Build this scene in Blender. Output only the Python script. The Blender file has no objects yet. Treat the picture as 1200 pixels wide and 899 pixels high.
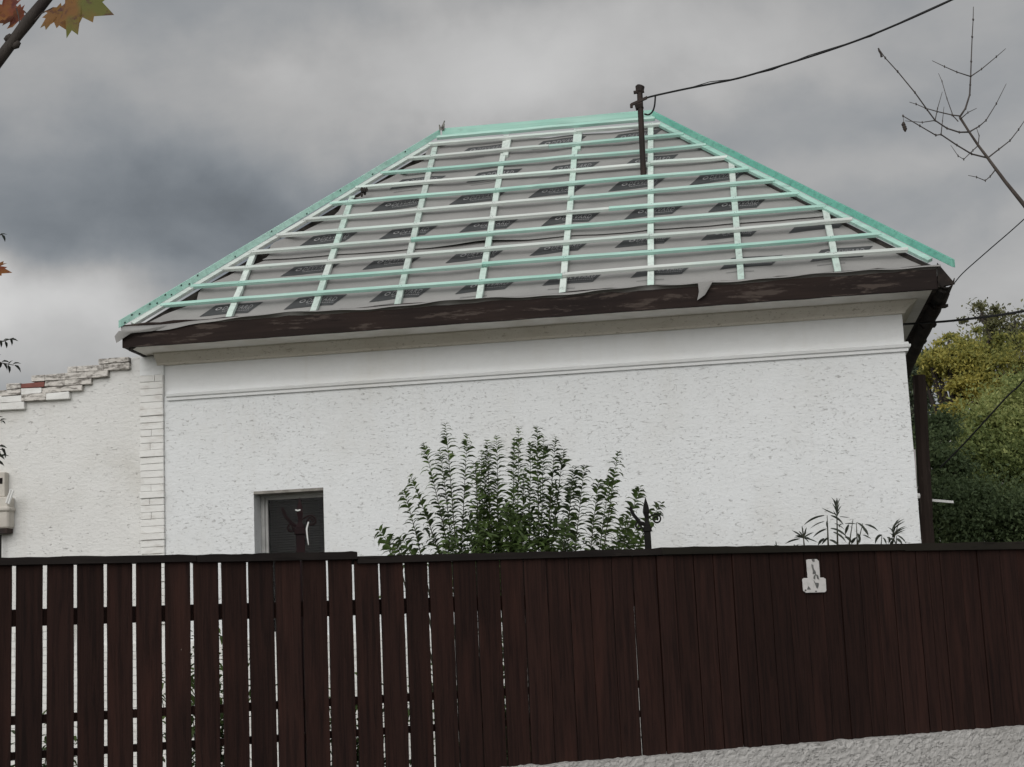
import bpy, math, random
import numpy as np
from mathutils import Vector, Matrix

random.seed(7)
rng = np.random.default_rng(7)
S = bpy.context.scene
COL = S.collection
R = math.radians

# ------------------------------------------------------------------ camera solution
F, PITCH, ROLL, HY, FY = 1888.59, 0.161182, 0.044148, -0.138406, 0.464537
CAMZ = 1.6
cp, sp = math.cos(PITCH), math.sin(PITCH)
UP = np.array([-math.sin(ROLL) * cp, math.cos(ROLL) * cp, -sp])
FW = np.array([0, 0, -1.0]) - UP * (-UP[2]); FW /= np.linalg.norm(FW)
RT = np.cross(FW, UP)
RM = np.array([RT, FW, UP])
CAM = np.array([0, 0, CAMZ])

def ray(x, y):
    return RM @ np.array([(x - 600) / F, -(y - 449.5) / F, -1.0])

def at(x, y, depth):
    """world point seen at photo pixel (x, y), `depth` metres north of the camera"""
    d = ray(x, y)
    return Vector(CAM + d * (depth / d[1]))

HO = Vector((0.06092, 13.0, 0.0))       # house wall origin
HU = Vector((math.cos(HY), math.sin(HY), 0)); HN = Vector((-math.sin(HY), math.cos(HY), 0))
d0 = ray(600, 760)
FO = Vector(CAM + d0 * (8.5 / d0[1])); FO.z = 0
FU = Vector((math.cos(FY), math.sin(FY), 0)); FN = Vector((-math.sin(FY), math.cos(FY), 0))

def plane_hit(x, y, o, n):
    d = Vector(ray(x, y)); c = Vector(CAM)
    return c + d * ((o - c).dot(n) / d.dot(n))

def house_px(x, y, v=0.0):
    """local (u, z) of a photo pixel on the house plane v"""
    q = plane_hit(x, y, HO + HN * v, HN) - HO
    return q.dot(HU), q.z

def house_local(p):
    q = p - HO
    return Vector((q.dot(HU), q.dot(HN), q.z))

# ------------------------------------------------------------------ mesh helpers
class MB:
    def __init__(self):
        self.v = []; self.f = []; self.m = []

    def add(self, verts, faces, mi=0):
        b = len(self.v)
        self.v.extend([tuple(p) for p in verts])
        self.f.extend([tuple(i + b for i in f) for f in faces])
        self.m.extend([mi] * len(faces))

    def hexa(self, p, mi=0):
        """8 points: bottom ring 0-3 counter-clockwise, top ring 4-7"""
        self.add(p, [(3, 2, 1, 0), (4, 5, 6, 7), (0, 1, 5, 4), (1, 2, 6, 5), (2, 3, 7, 6), (3, 0, 4, 7)], mi)

    def box(self, x0, x1, y0, y1, z0, z1, mi=0, j=0.0):
        p = [(x0, y0, z0), (x1, y0, z0), (x1, y1, z0), (x0, y1, z0), (x0, y0, z1), (x1, y0, z1), (x1, y1, z1), (x0, y1, z1)]
        if j:
            p = [tuple(c + random.uniform(-j, j) for c in q) for q in p]
        self.hexa(p, mi)

    def beam(self, a, b, side, up, w, t, mi=0, wob=0.0, n=1):
        """bar from a to b; width w along side, thickness t along up, a/b are the centre of the top face"""
        a, b, side, up = Vector(a), Vector(b), Vector(side), Vector(up)
        rings = []
        for i in range(n + 1):
            k = i / n
            c = a.lerp(b, k)
            if wob and 0 < i < n:
                c = c + side * random.uniform(-wob, wob) + up * random.uniform(-wob, wob)
            rings.append([c - side * w / 2 - up * t, c + side * w / 2 - up * t, c + side * w / 2, c - side * w / 2])
        vs = [p for r in rings for p in r]
        fs = [(3, 2, 1, 0)]
        for i in range(n):
            for q in range(4):
                fs.append((i * 4 + q, i * 4 + (q + 1) % 4, i * 4 + 4 + (q + 1) % 4, i * 4 + 4 + q))
        e = n * 4
        fs.append((e, e + 1, e + 2, e + 3))
        self.add(vs, fs, mi)

    def tube(self, pts, rad, sides=6, mi=0, cap=True):
        pts = [Vector(p) for p in pts]
        if not isinstance(rad, (list, tuple)):
            rad = [rad] * len(pts)
        nrm = None; vs = []
        for i, p in enumerate(pts):
            t = (pts[min(i + 1, len(pts) - 1)] - pts[max(i - 1, 0)]).normalized()
            if nrm is None:
                nrm = t.orthogonal().normalized()
            else:
                nrm = (nrm - t * nrm.dot(t))
                nrm = nrm.normalized() if nrm.length > 1e-6 else t.orthogonal().normalized()
            bn = t.cross(nrm)
            for k in range(sides):
                a = 2 * math.pi * k / sides
                vs.append(p + (nrm * math.cos(a) + bn * math.sin(a)) * rad[i])
        fs = []
        for i in range(len(pts) - 1):
            for k in range(sides):
                k2 = (k + 1) % sides
                fs.append((i * sides + k, i * sides + k2, (i + 1) * sides + k2, (i + 1) * sides + k))
        if cap:
            fs.append(tuple(range(sides - 1, -1, -1)))
            e = (len(pts) - 1) * sides
            fs.append(tuple(range(e, e + sides)))
        self.add(vs, fs, mi)

    def build(self, name, mats, parent=None, smooth=False, bevel=0.0, local=True):
        me = bpy.data.meshes.new(name)
        v = self.v
        if parent is not None and not local:
            inv = parent.matrix_basis.inverted() if parent.parent is None else root_of(parent).matrix_basis.inverted()
            v = [tuple(inv @ Vector(p)) for p in v]
        me.from_pydata(v, [], self.f)
        me.update()
        if not isinstance(mats, (list, tuple)):
            mats = [mats]
        for m in mats:
            me.materials.append(m)
        me.polygons.foreach_set('material_index', self.m)
        if smooth:
            me.polygons.foreach_set('use_smooth', [True] * len(self.f))
        o = bpy.data.objects.new(name, me)
        COL.objects.link(o)
        if parent is not None:
            o.parent = parent
        if bevel:
            b = o.modifiers.new('bevel', 'BEVEL'); b.width = bevel; b.segments = 1; b.limit_method = 'ANGLE'
        return o

def root_of(o):
    while o.parent is not None:
        o = o.parent
    return o

def tag(o, label=None, cat=None, group=None, kind=None):
    if label: o['label'] = label
    if cat: o['category'] = cat
    if group: o['group'] = group
    if kind: o['kind'] = kind
    return o

def empty(name, loc, rz=0.0):
    o = bpy.data.objects.new(name, None)
    o.empty_display_size = 0.2
    o.matrix_basis = Matrix.Translation(loc) @ Matrix.Rotation(rz, 4, 'Z')
    COL.objects.link(o)
    return o

def np_mesh(name, verts, quads, mat, parent=None, smooth=False):
    """fast mesh of quads from numpy arrays, verts given in world space"""
    me = bpy.data.meshes.new(name)
    v = np.asarray(verts, dtype=np.float32)
    if parent is not None:
        l = np.array(root_of(parent).location, dtype=np.float32)
        v = v - l
    q = np.asarray(quads, dtype=np.int32)
    me.vertices.add(len(v)); me.vertices.foreach_set('co', v.ravel())
    me.loops.add(q.size); me.loops.foreach_set('vertex_index', q.ravel())
    me.polygons.add(len(q))
    me.polygons.foreach_set('loop_start', np.arange(0, q.size, q.shape[1], dtype=np.int32))
    me.polygons.foreach_set('loop_total', np.full(len(q), q.shape[1], dtype=np.int32))
    me.update(calc_edges=True); me.validate()
    me.materials.append(mat)
    if smooth:
        me.polygons.foreach_set('use_smooth', [True] * len(me.polygons))
    o = bpy.data.objects.new(name, me); COL.objects.link(o)
    if parent is not None:
        o.parent = parent
    return o

# ------------------------------------------------------------------ material helpers
class NT:
    def __init__(self, nt):
        self.nt = nt
    def n(self, t, **kw):
        o = self.nt.nodes.new(t)
        for k, v in kw.items():
            setattr(o, k, v)
        return o
    def l(self, a, b):
        self.nt.links.new(a, b)
    def _in(self, sock, v):
        if hasattr(v, 'is_output') or isinstance(v, bpy.types.NodeSocket):
            self.l(v, sock)
        else:
            sock.default_value = v
    def math(self, op, a, b=0.0, clamp=False):
        m = self.n('ShaderNodeMath', operation=op, use_clamp=clamp)
        self._in(m.inputs[0], a); self._in(m.inputs[1], b)
        return m.outputs[0]
    def vmath(self, op, a, b):
        m = self.n('ShaderNodeVectorMath', operation=op)
        self._in(m.inputs[0], a); self._in(m.inputs[1], b)
        return m.outputs['Value'] if op in ('DISTANCE', 'DOT_PRODUCT', 'LENGTH') else m.outputs[0]
    def coord(self, which='Object', scale=(1, 1, 1), rot=(0, 0, 0), loc=(0, 0, 0)):
        tc = self.n('ShaderNodeTexCoord'); mp = self.n('ShaderNodeMapping')
        mp.inputs['Scale'].default_value = scale; mp.inputs['Rotation'].default_value = rot; mp.inputs['Location'].default_value = loc
        self.l(tc.outputs[which], mp.inputs['Vector'])
        return mp.outputs[0]
    def noise(self, vec, scale, detail=4, rough=0.55, dist=0.0):
        t = self.n('ShaderNodeTexNoise')
        t.inputs['Scale'].default_value = scale; t.inputs['Detail'].default_value = detail
        t.inputs['Roughness'].default_value = rough; t.inputs['Distortion'].default_value = dist
        if vec is not None: self.l(vec, t.inputs['Vector'])
        return t.outputs['Fac']
    def ramp(self, v, a, b, lo=0.0, hi=1.0, smooth=True):
        m = self.n('ShaderNodeMapRange', interpolation_type='SMOOTHSTEP' if smooth else 'LINEAR')
        self._in(m.inputs['Value'], v)
        m.inputs['From Min'].default_value = a; m.inputs['From Max'].default_value = b
        m.inputs['To Min'].default_value = lo; m.inputs['To Max'].default_value = hi
        return m.outputs[0]
    def mix(self, fac, a, b, blend='MIX'):
        m = self.n('ShaderNodeMix', data_type='RGBA', blend_type=blend)
        self._in(m.inputs[0], fac)
        self._in(m.inputs[6], a if not isinstance(a, tuple) else (*a[:3], 1))
        self._in(m.inputs[7], b if not isinstance(b, tuple) else (*b[:3], 1))
        return m.outputs[2]
    def bump(self, h, strength=0.3, dist=0.01):
        b = self.n('ShaderNodeBump')
        b.inputs['Strength'].default_value = strength; b.inputs['Distance'].default_value = dist
        self.l(h, b.inputs['Height'])
        return b.outputs[0]

def new_mat(name, rough=0.8, spec=0.3):
    m = bpy.data.materials.new(name); m.use_nodes = True
    t = NT(m.node_tree)
    p = m.node_tree.nodes['Principled BSDF']
    p.inputs['Roughness'].default_value = rough
    p.inputs['Specular IOR Level'].default_value = spec
    return m, t, p

def simple(name, c, c2=None, rough=0.75, spec=0.25, scale=(6, 6, 6), nscale=1.0, bump=0.15, bdist=0.004, lo=0.35, hi=0.7):
    """two-tone noisy surface"""
    m, t, p = new_mat(name, rough, spec)
    v = t.coord('Object', scale)
    n = t.noise(v, nscale, 6, 0.6)
    c2 = c2 or tuple(x * 0.7 for x in c)
    t.l(t.mix(t.ramp(n, lo, hi), c, c2), p.inputs['Base Color'])
    n2 = t.noise(v, nscale * 6, 4, 0.6)
    t.l(t.bump(n2, bump, bdist), p.inputs['Normal'])
    return m

def stucco(name, base, fleck, amount=0.62, bumps=0.6, dirt=(0.55, 0.53, 0.48), dirt_amt=0.35, smooth=False):
    m, t, p = new_mat(name, 0.92, 0.15)
    v = t.coord('Object')
    big = t.noise(v, 1.1, 5, 0.6)
    col = t.mix(t.ramp(big, 0.45, 0.8, 0, dirt_amt), base, dirt)
    med = t.noise(v, 9, 5, 0.7)
    col = t.mix(t.ramp(med, 0.4, 0.75, 0, 0.22), col, tuple(x * 0.82 for x in base))
    wv = t.coord('Object', (24, 24, 58), (0, R(16), 0))
    h1 = t.noise(wv, 1.0, 4, 0.62, 0.9)
    wv2 = t.coord('Object', (36, 36, 74), (0, R(-24), 0), (3.1, 0, 1.7))
    h2 = t.noise(wv2, 1.0, 3, 0.6, 0.6)
    dens = t.ramp(t.noise(v, 1.7, 3, 0.5), 0.3, 0.7, 0.02, -0.012)
    f1 = t.ramp(t.math('ADD', h1, t.math('MULTIPLY', dens, -1.0)), amount, amount + 0.07)
    f2 = t.ramp(t.math('ADD', h2, t.math('MULTIPLY', dens, -1.0)), amount + 0.03, amount + 0.09)
    fl = t.math('MAXIMUM', f1, f2)
    if smooth:
        fl = t.math('MULTIPLY', fl, 0.25)
    col = t.mix(t.math('MULTIPLY', fl, 0.56), col, fleck)
    rain = t.noise(t.coord('Object', (7, 7, 0.5)), 1.0, 5, 0.65, 0.3)
    col = t.mix(t.ramp(rain, 0.52, 0.78, 0, 0.16), col, dirt)
    patch = t.noise(t.coord('Object', (1, 1, 1), loc=(5, 2, 8)), 0.55, 3, 0.5, 0.8)
    col = t.mix(t.ramp(patch, 0.46, 0.56, 0, 0.10), col, tuple(x * 0.86 for x in base))
    t.l(col, p.inputs['Base Color'])
    fine = t.noise(v, 70, 5, 0.7)
    med2 = t.noise(t.coord('Object', (1, 1, 1.8)), 22, 4, 0.65)
    h = t.math('ADD', t.math('MULTIPLY', fine, 0.35), t.math('MULTIPLY', med2, 0.9))
    h = t.math('SUBTRACT', h, t.math('MULTIPLY', fl, 0.9))
    t.l(t.bump(h, bumps, 0.012), p.inputs['Normal'])
    return m

def wood_paint(name, c, c2, axis='X', worn=None, worn_at=0.68, rough=0.6, spec=0.3, vary=True):
    m, t, p = new_mat(name, rough, spec)
    sc = {'X': (1.2, 24, 24), 'Z': (24, 24, 1.2), 'Y': (24, 1.2, 24)}[axis]
    v = t.coord('Object', sc)
    g = t.noise(v, 1.0, 6, 0.65, 0.4)
    v2 = t.coord('Object')
    b = t.noise(v2, 1.6, 3, 0.5)
    col = t.mix(t.ramp(b, 0.35, 0.65), c, c2)
    col = t.mix(t.ramp(g, 0.42, 0.7, 0, 0.5), col, tuple(x * 0.5 for x in c))
    kn = t.noise(t.coord('Object', tuple(x * (3.0 if x < 2 else 0.8) for x in sc), loc=(2, 7, 4)), 1.0, 3, 0.5)
    col = t.mix(t.ramp(kn, 0.68, 0.74, 0, 0.5), col, tuple(x * 0.35 for x in c))
    if vary:
        oi = t.n('ShaderNodeObjectInfo')
        k = t.ramp(oi.outputs['Random'], 0, 1, 0.86, 1.14, False)
        hs = t.n('ShaderNodeHueSaturation')
        t.l(k, hs.inputs['Value']); t.l(col, hs.inputs['Color'])
        col = hs.outputs[0]
    if worn:
        sc2 = {'X': (2.2, 16, 16), 'Z': (18, 18, 2.2), 'Y': (16, 2.2, 16)}[axis]
        w = t.noise(t.coord('Object', sc2, loc=(1.3, 0.2, 0.9)), 1.0, 7, 0.7, 0.3)
        col = t.mix(t.ramp(w, worn_at, worn_at + 0.06), col, worn)
    t.l(col, p.inputs['Base Color'])
    t.l(t.bump(g, 0.35, 0.004), p.inputs['Normal'])
    return m

def leaf_mat(name, cols, rough=0.5, trans=0.25, pos_scale=1.2):
    """per-leaf colours; cols = list of base colours, leaves also differ clump by clump"""
    m, t, p = new_mat(name, rough, 0.3)
    g = t.n('ShaderNodeNewGeometry')
    cr = t.n('ShaderNodeValToRGB')
    el = cr.color_ramp.elements
    while len(el) < len(cols): el.new(0.5)
    for i, c in enumerate(cols):
        el[i].position = i / max(1, len(cols) - 1); el[i].color = (*c, 1)
    n = t.noise(t.coord('Object'), pos_scale, 3, 0.5)
    f = t.math('ADD', t.math('MULTIPLY', g.outputs['Random Per Island'], 0.55), t.ramp(n, 0.3, 0.7, -0.05, 0.5))
    t.l(f, cr.inputs[0])
    t.l(cr.outputs[0], p.inputs['Base Color'])
    if trans:
        tr = t.n('ShaderNodeBsdfTranslucent'); mx = t.n('ShaderNodeMixShader')
        t.l(cr.outputs[0], tr.inputs[0]); mx.inputs[0].default_value = trans
        out = m.node_tree.nodes['Material Output']
        t.l(p.outputs[0], mx.inputs[1]); t.l(tr.outputs[0], mx.inputs[2]); t.l(mx.outputs[0], out.inputs[0])
    return m

# ------------------------------------------------------------------ materials
M = {}
M['stucco'] = stucco('rough white stucco', (0.755, 0.775, 0.785), (0.36, 0.35, 0.335), 0.606, 0.55)
M['frieze'] = stucco('smooth white plaster', (0.77, 0.785, 0.79), (0.45, 0.42, 0.38), 0.68, 0.3, dirt=(0.60, 0.57, 0.50), smooth=True)
M['sidewall'] = stucco('old white plaster', (0.74, 0.74, 0.725), (0.34, 0.32, 0.30), 0.64, 0.7, dirt=(0.50, 0.475, 0.42), dirt_amt=0.6)
M['cornice'] = stucco('dirty cornice plaster', (0.70, 0.66, 0.59), (0.30, 0.25, 0.19), 0.60, 0.4, dirt=(0.48, 0.42, 0.33), dirt_amt=0.8)
M['plinth'] = stucco('splatter plaster', (0.46, 0.45, 0.435), (0.26, 0.25, 0.24), 0.60, 0.9, dirt=(0.30, 0.285, 0.265), dirt_amt=0.75)
M['soffit'] = simple('soffit plaster', (0.74, 0.72, 0.69), (0.62, 0.59, 0.54), scale=(3, 3, 3))
M['whitebrick'] = simple('painted white brick', (0.77, 0.77, 0.75), (0.60, 0.58, 0.55), scale=(9, 9, 22), bump=0.5, bdist=0.006, lo=0.45, hi=0.8)
M['oldbrick'] = simple('flaking painted brick', (0.66, 0.63, 0.59), (0.15, 0.135, 0.12), scale=(14, 14, 40), bump=0.6, bdist=0.006, lo=0.42, hi=0.66)
M['redbrick'] = simple('bare red brick', (0.24, 0.095, 0.08), (0.18, 0.07, 0.06), scale=(14, 14, 40), bump=0.5)
M['fascia'] = wood_paint('dark stained fascia', (0.019, 0.0135, 0.0125), (0.027, 0.018, 0.0155), 'X', (0.064, 0.050, 0.043), 0.55, 0.8, 0.15, vary=False)
M['gutter'] = simple('black rusted gutter', (0.012, 0.010, 0.009), (0.035, 0.025, 0.02), rough=0.85)
M['deck'] = simple('gap shade roof boarding', (0.03, 0.026, 0.023), (0.05, 0.045, 0.04), scale=(3, 20, 20))  # near-black boarding colour, put under the membrane so its gaps look shaded
M['mint'] = wood_paint('mint treated timber', (0.40, 0.67, 0.58), (0.52, 0.71, 0.645), 'X', (0.66, 0.72, 0.68), 0.66)
M['pale'] = wood_paint('pale mint timber', (0.66, 0.70, 0.67), (0.58, 0.69, 0.64), 'X', (0.44, 0.68, 0.59), 0.70)
M['palev'] = wood_paint('pale counter timber', (0.66, 0.73, 0.69), (0.54, 0.70, 0.63), 'Z', (0.72, 0.74, 0.71), 0.66)
M['green'] = wood_paint('strong green timber', (0.16, 0.47, 0.375), (0.22, 0.52, 0.42), 'X', (0.38, 0.62, 0.53), 0.66, vary=False)
M['hipgreen'] = wood_paint('light green hip timber', (0.44, 0.67, 0.595), (0.33, 0.60, 0.51), 'X', (0.58, 0.72, 0.66), 0.64, vary=False)
M['nail'] = simple('dark nail', (0.02, 0.03, 0.03))
M['print'] = simple('dark print', (0.055, 0.057, 0.06), (0.075, 0.078, 0.08), rough=0.7)
M['letter'] = simple('grey lettering', (0.34, 0.34, 0.345), (0.28, 0.28, 0.285), rough=0.7)
def fence_paint():
    m, t, p = new_mat('dark brown painted boards', 0.68, 0.12)
    oi = t.n('ShaderNodeObjectInfo')
    off = t.n('ShaderNodeCombineXYZ'); t.l(t.math('MULTIPLY', oi.outputs['Random'], 37.0), off.inputs[2])
    def shifted(sc):
        return t.vmath('ADD', t.coord('Object', sc), off.outputs[0])
    g = t.noise(shifted((55, 55, 2.2)), 1.0, 7, 0.68, 0.6)
    col = t.mix(t.ramp(g, 0.38, 0.68), (0.0235, 0.0109, 0.0086), (0.0108, 0.0053, 0.0045))
    wr = t.noise(shifted((9, 9, 1.1)), 1.0, 5, 0.6, 0.5)
    col = t.mix(t.ramp(wr, 0.48, 0.78, 0, 0.8), col, (0.038, 0.0160, 0.0120))
    gy = t.noise(shifted((120, 120, 5)), 1.0, 5, 0.7)
    col = t.mix(t.ramp(gy, 0.60, 0.76, 0, 0.4), col, (0.05, 0.029, 0.023))
    chip = t.noise(shifted((26, 26, 9)), 1.0, 3, 0.5)
    col = t.mix(t.ramp(chip, 0.785, 0.80), col, (0.26, 0.235, 0.21))
    hs = t.n('ShaderNodeHueSaturation')
    t.l(t.ramp(oi.outputs['Random'], 0, 1, 0.8, 1.28, False), hs.inputs['Value']); t.l(col, hs.inputs['Color'])
    t.l(hs.outputs[0], p.inputs['Base Color'])
    t.l(t.bump(g, 0.6, 0.004), p.inputs['Normal'])
    return m
M['fence'] = fence_paint()
M['cap'] = wood_paint('weathered cap rail', (0.014, 0.0115, 0.011), (0.020, 0.0165, 0.015), 'X', (0.042, 0.035, 0.03), 0.62, 0.8, 0.1, vary=False)
M['capworn'] = wood_paint('peeling cap rail', (0.016, 0.0145, 0.0115), (0.022, 0.019, 0.015), 'X', (0.16, 0.145, 0.13), 0.67, 0.8, 0.1, vary=False)
M['iron'] = simple('black wrought iron', (0.009, 0.0085, 0.0085), (0.014, 0.013, 0.012), rough=0.7, spec=0.12)
M['rustred'] = simple('dark red painted iron', (0.020, 0.009, 0.010), (0.012, 0.007, 0.008), rough=0.7, spec=0.12)
M['cable'] = simple('black cable', (0.015, 0.015, 0.016), rough=0.6)
M['mast'] = simple('dark steel mast', (0.022, 0.018, 0.017), (0.045, 0.03, 0.025), rough=0.7, scale=(12, 12, 5))
M['post'] = wood_paint('dark weathered post', (0.026, 0.018, 0.015), (0.034, 0.024, 0.020), 'Z', (0.075, 0.058, 0.05), 0.60, 0.85, 0.15, vary=False)
M['frame'] = simple('grey window frame', (0.50, 0.50, 0.49), (0.38, 0.38, 0.37), scale=(8, 8, 8), rough=0.6)
M['blind'] = simple('dark slatted blind', (0.022, 0.023, 0.023), (0.016, 0.0165, 0.017), rough=0.7, spec=0.1)
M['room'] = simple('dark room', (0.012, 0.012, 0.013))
M['beige'] = simple('beige painted box', (0.56, 0.53, 0.48), (0.46, 0.43, 0.385), rough=0.6)
M['white'] = simple('white plastic', (0.78, 0.78, 0.77), (0.70, 0.70, 0.69), rough=0.4)
M['enamel'] = simple('chipped white enamel', (0.60, 0.58, 0.57), (0.50, 0.50, 0.475), scale=(30, 30, 30), rough=0.45, lo=0.45, hi=0.7)
M['chip'] = simple('chipped dark enamel', (0.10, 0.10, 0.10), (0.20, 0.20, 0.19), scale=(60, 60, 60))
M['bark'] = simple('grey brown bark', (0.055, 0.045, 0.04), (0.10, 0.085, 0.075), scale=(20, 20, 6), bump=0.6, bdist=0.004)
M['barkdark'] = simple('dark twig bark', (0.028, 0.022, 0.02), (0.05, 0.042, 0.036), scale=(20, 20, 6), bump=0.6)
M['tan'] = simple('pale bare twig bark', (0.085, 0.075, 0.07), (0.05, 0.043, 0.04), scale=(20, 20, 20))
M['ground'] = simple('yard soil and grass', (0.07, 0.075, 0.04), (0.10, 0.085, 0.06), scale=(0.7, 0.7, 0.7), rough=0.95)
M['pave'] = simple('grey pavement', (0.22, 0.215, 0.21), (0.17, 0.165, 0.16), scale=(2, 2, 2), rough=0.95)
M['tile'] = simple('dull roof tile', (0.10, 0.07, 0.06), (0.14, 0.10, 0.085), scale=(4, 4, 4))
M['farwall'] = simple('far white wall', (0.66, 0.66, 0.66), (0.58, 0.58, 0.57), scale=(1, 1, 1))
M['shrubleaf'] = leaf_mat('shrub leaf', [(0.040, 0.056, 0.030), (0.066, 0.096, 0.038), (0.10, 0.155, 0.046), (0.15, 0.21, 0.068)], 0.55, 0.32, 1.6)
M['stem'] = simple('green brown stem', (0.035, 0.036, 0.022), (0.05, 0.045, 0.03))
M['oleander'] = leaf_mat('narrow dark leaf', [(0.022, 0.028, 0.02), (0.05, 0.058, 0.042)], 0.45, 0.1)
M['silhouetteleaf'] = leaf_mat('silhouette twig leaf', [(0.012, 0.016, 0.011), (0.022, 0.026, 0.016)], 0.5, 0.1)  # backlit silhouette put into the base colour as near-black green
M['yellowleaf'] = leaf_mat('autumn yellow leaf', [(0.16, 0.19, 0.07), (0.29, 0.30, 0.095), (0.45, 0.41, 0.11), (0.62, 0.54, 0.15)], 0.7, 0.5, 0.7)
M['greenleaf'] = leaf_mat('fresh green leaf', [(0.095, 0.13, 0.05), (0.19, 0.24, 0.085), (0.33, 0.37, 0.135), (0.46, 0.48, 0.19)], 0.7, 0.45, 0.8)
M['deepleaf'] = leaf_mat('deep green leaf', [(0.045, 0.066, 0.032), (0.08, 0.115, 0.052), (0.14, 0.18, 0.08)], 0.7, 0.4, 0.9)
M['paleleaf'] = leaf_mat('pale olive leaf', [(0.09, 0.105, 0.05), (0.15, 0.155, 0.075), (0.20, 0.19, 0.09)], 0.6, 0.3, 0.8)

# membrane: grey fleece with fine weave and soft creases
m, t, p = new_mat('grey roofing membrane', 0.75, 0.2)
v = t.coord('Object')
n1 = t.noise(t.coord('Object', (1, 1.5, 1.5)), 2.2, 5, 0.6)
n2 = t.noise(v, 190, 2, 0.6)
c = t.mix(t.ramp(n1, 0.3, 0.75), (0.335, 0.331, 0.322), (0.27, 0.267, 0.261))
c = t.mix(t.ramp(n2, 0.35, 0.7, 0, 0.3), c, (0.22, 0.215, 0.213))
t.l(c, p.inputs['Base Color'])
cr = t.noise(t.coord('Object', (3, 14, 14), (0, 0, R(6))), 1.0, 5, 0.6, 0.8)
t.l(t.bump(cr, 0.3, 0.012), p.inputs['Normal'])
M['membrane'] = m

m, t, p = new_mat('window glass', 0.04, 0.5)
p.inputs['Base Color'].default_value = (0.9, 0.9, 0.9, 1)
p.inputs['Transmission Weight'].default_value = 1.0
p.inputs['IOR'].default_value = 1.17
M['glass'] = m

# maple leaf: green core to red tips, in local leaf coordinates stored as a colour-free generated position
def maple_mat(name, core, mid, tip):
    m, t, p = new_mat(name, 0.5, 0.3)
    n = t.noise(t.coord('Object', (1, 1, 1)), 38, 4, 0.65)
    n2 = t.noise(t.coord('Object', (1, 1, 1), loc=(4, 1, 2)), 14, 3, 0.5)
    col = t.mix(t.ramp(n2, 0.40, 0.58), core, mid)
    col = t.mix(t.ramp(n, 0.52, 0.66), col, tip)
    t.l(col, p.inputs['Base Color'])
    tr = t.n('ShaderNodeBsdfTranslucent'); mx = t.n('ShaderNodeMixShader'); mx.inputs[0].default_value = 0.35
    t.l(col, tr.inputs[0]); t.l(p.outputs[0], mx.inputs[1]); t.l(tr.outputs[0], mx.inputs[2])
    t.l(mx.outputs[0], m.node_tree.nodes['Material Output'].inputs[0])
    return m
M['maple'] = maple_mat('green and rust maple leaf', (0.13, 0.135, 0.02), (0.22, 0.10, 0.02), (0.085, 0.026, 0.020))
M['maplered'] = maple_mat('rust red maple leaf', (0.20, 0.05, 0.02), (0.24, 0.10, 0.026), (0.11, 0.024, 0.018))

# ------------------------------------------------------------------ ground
g = MB(); g.add([(-300, -300, 0), (300, -300, 0), (300, 300, 0), (-300, 300, 0)], [(0, 1, 2, 3)])
tag(g.build('ground', M['ground']), kind='structure')
g = MB()
pv = [FO + FU * a + FN * b for a, b in ((-14, -6.5), (14, -6.5), (14, -0.2), (-14, -0.2))]
g.add([(q.x, q.y, 0.004) for q in pv], [(0, 1, 2, 3)])
tag(g.build('pavement', M['pave']), kind='structure')

# ------------------------------------------------------------------ house
house = tag(empty('house', HO, HY), 'white stuccoed single storey house with unfinished hip roof of mint green battens', 'house')
UL, UR, DEP = -3.2, 3.09, 4.15
Z_TOP = 4.21
EV = -0.45                       # front eave line (v)
WIN = (-2.262, -1.668, 1.75, 2.953)

w = MB()
# front wall around the window opening, 0.3 m thick
x0, x1, z0, z1 = WIN
def wallbox(mb, a, b, c, d, v0=0.0, v1=0.30, mi=0): mb.box(a, b, v0, v1, c, d, mi)
wallbox(w, -3.026, x0, 0, 3.80); wallbox(w, x1, UR, 0, 3.80)
wallbox(w, x0, x1, 0, z0); wallbox(w, x0, x1, z1, 3.80)
wallbox(w, -3.20, -3.027, 0, Z_TOP, 0.02, 0.30)
w.box(UR - 0.3, UR, 0.301, DEP, 0, Z_TOP); w.box(-3.2, -2.9, 0.301, DEP, 0, Z_TOP); w.box(-2.899, UR - 0.301, DEP - 0.3, DEP, 0, Z_TOP)
w.build('wall', M['stucco'], house)
w = MB(); w.box(-3.026, UR, 0.012, 0.30, 3.801, Z_TOP)
w.build('frieze', M['frieze'], house)
# string course, two fillets
def moulding(mb, prof, ua, ub, right=True):
    """profile [(v, z)] swept along u with a mitred return at the right corner"""
    n = len(prof); vs = []
    ret = 2.0
    for (v, z) in prof: vs.append((ua, v, z))
    for (v, z) in prof: vs.append((ub - v, v, z))
    for (v, z) in prof: vs.append((ub - v, ret, z))
    fs = []
    for s in range(2):
        for i in range(n - 1):
            fs.append((s * n + i, s * n + n + i, s * n + n + i + 1, s * n + i + 1))
    fs.append(tuple(range(n)))
    mb.add(vs, fs)
mo = MB()
moulding(mo, [(0.02, 3.757), (-0.022, 3.762), (-0.024, 3.784), (-0.040, 3.792), (-0.045, 3.812), (-0.030, 3.818), (-0.026, 3.836), (0.02, 3.842)], -2.995, UR)
mo.build('string_course', M['frieze'], house)
mo = MB()
moulding(mo, [(0.03, 4.065), (-0.02, 4.068), (-0.026, 4.085), (-0.06, 4.115), (-0.09, 4.135), (-0.11, 4.15), (-0.115, 4.1605), (0.03, 4.1606)], -3.08, UR)
mo.build('cornice', M['cornice'], house)

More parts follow.
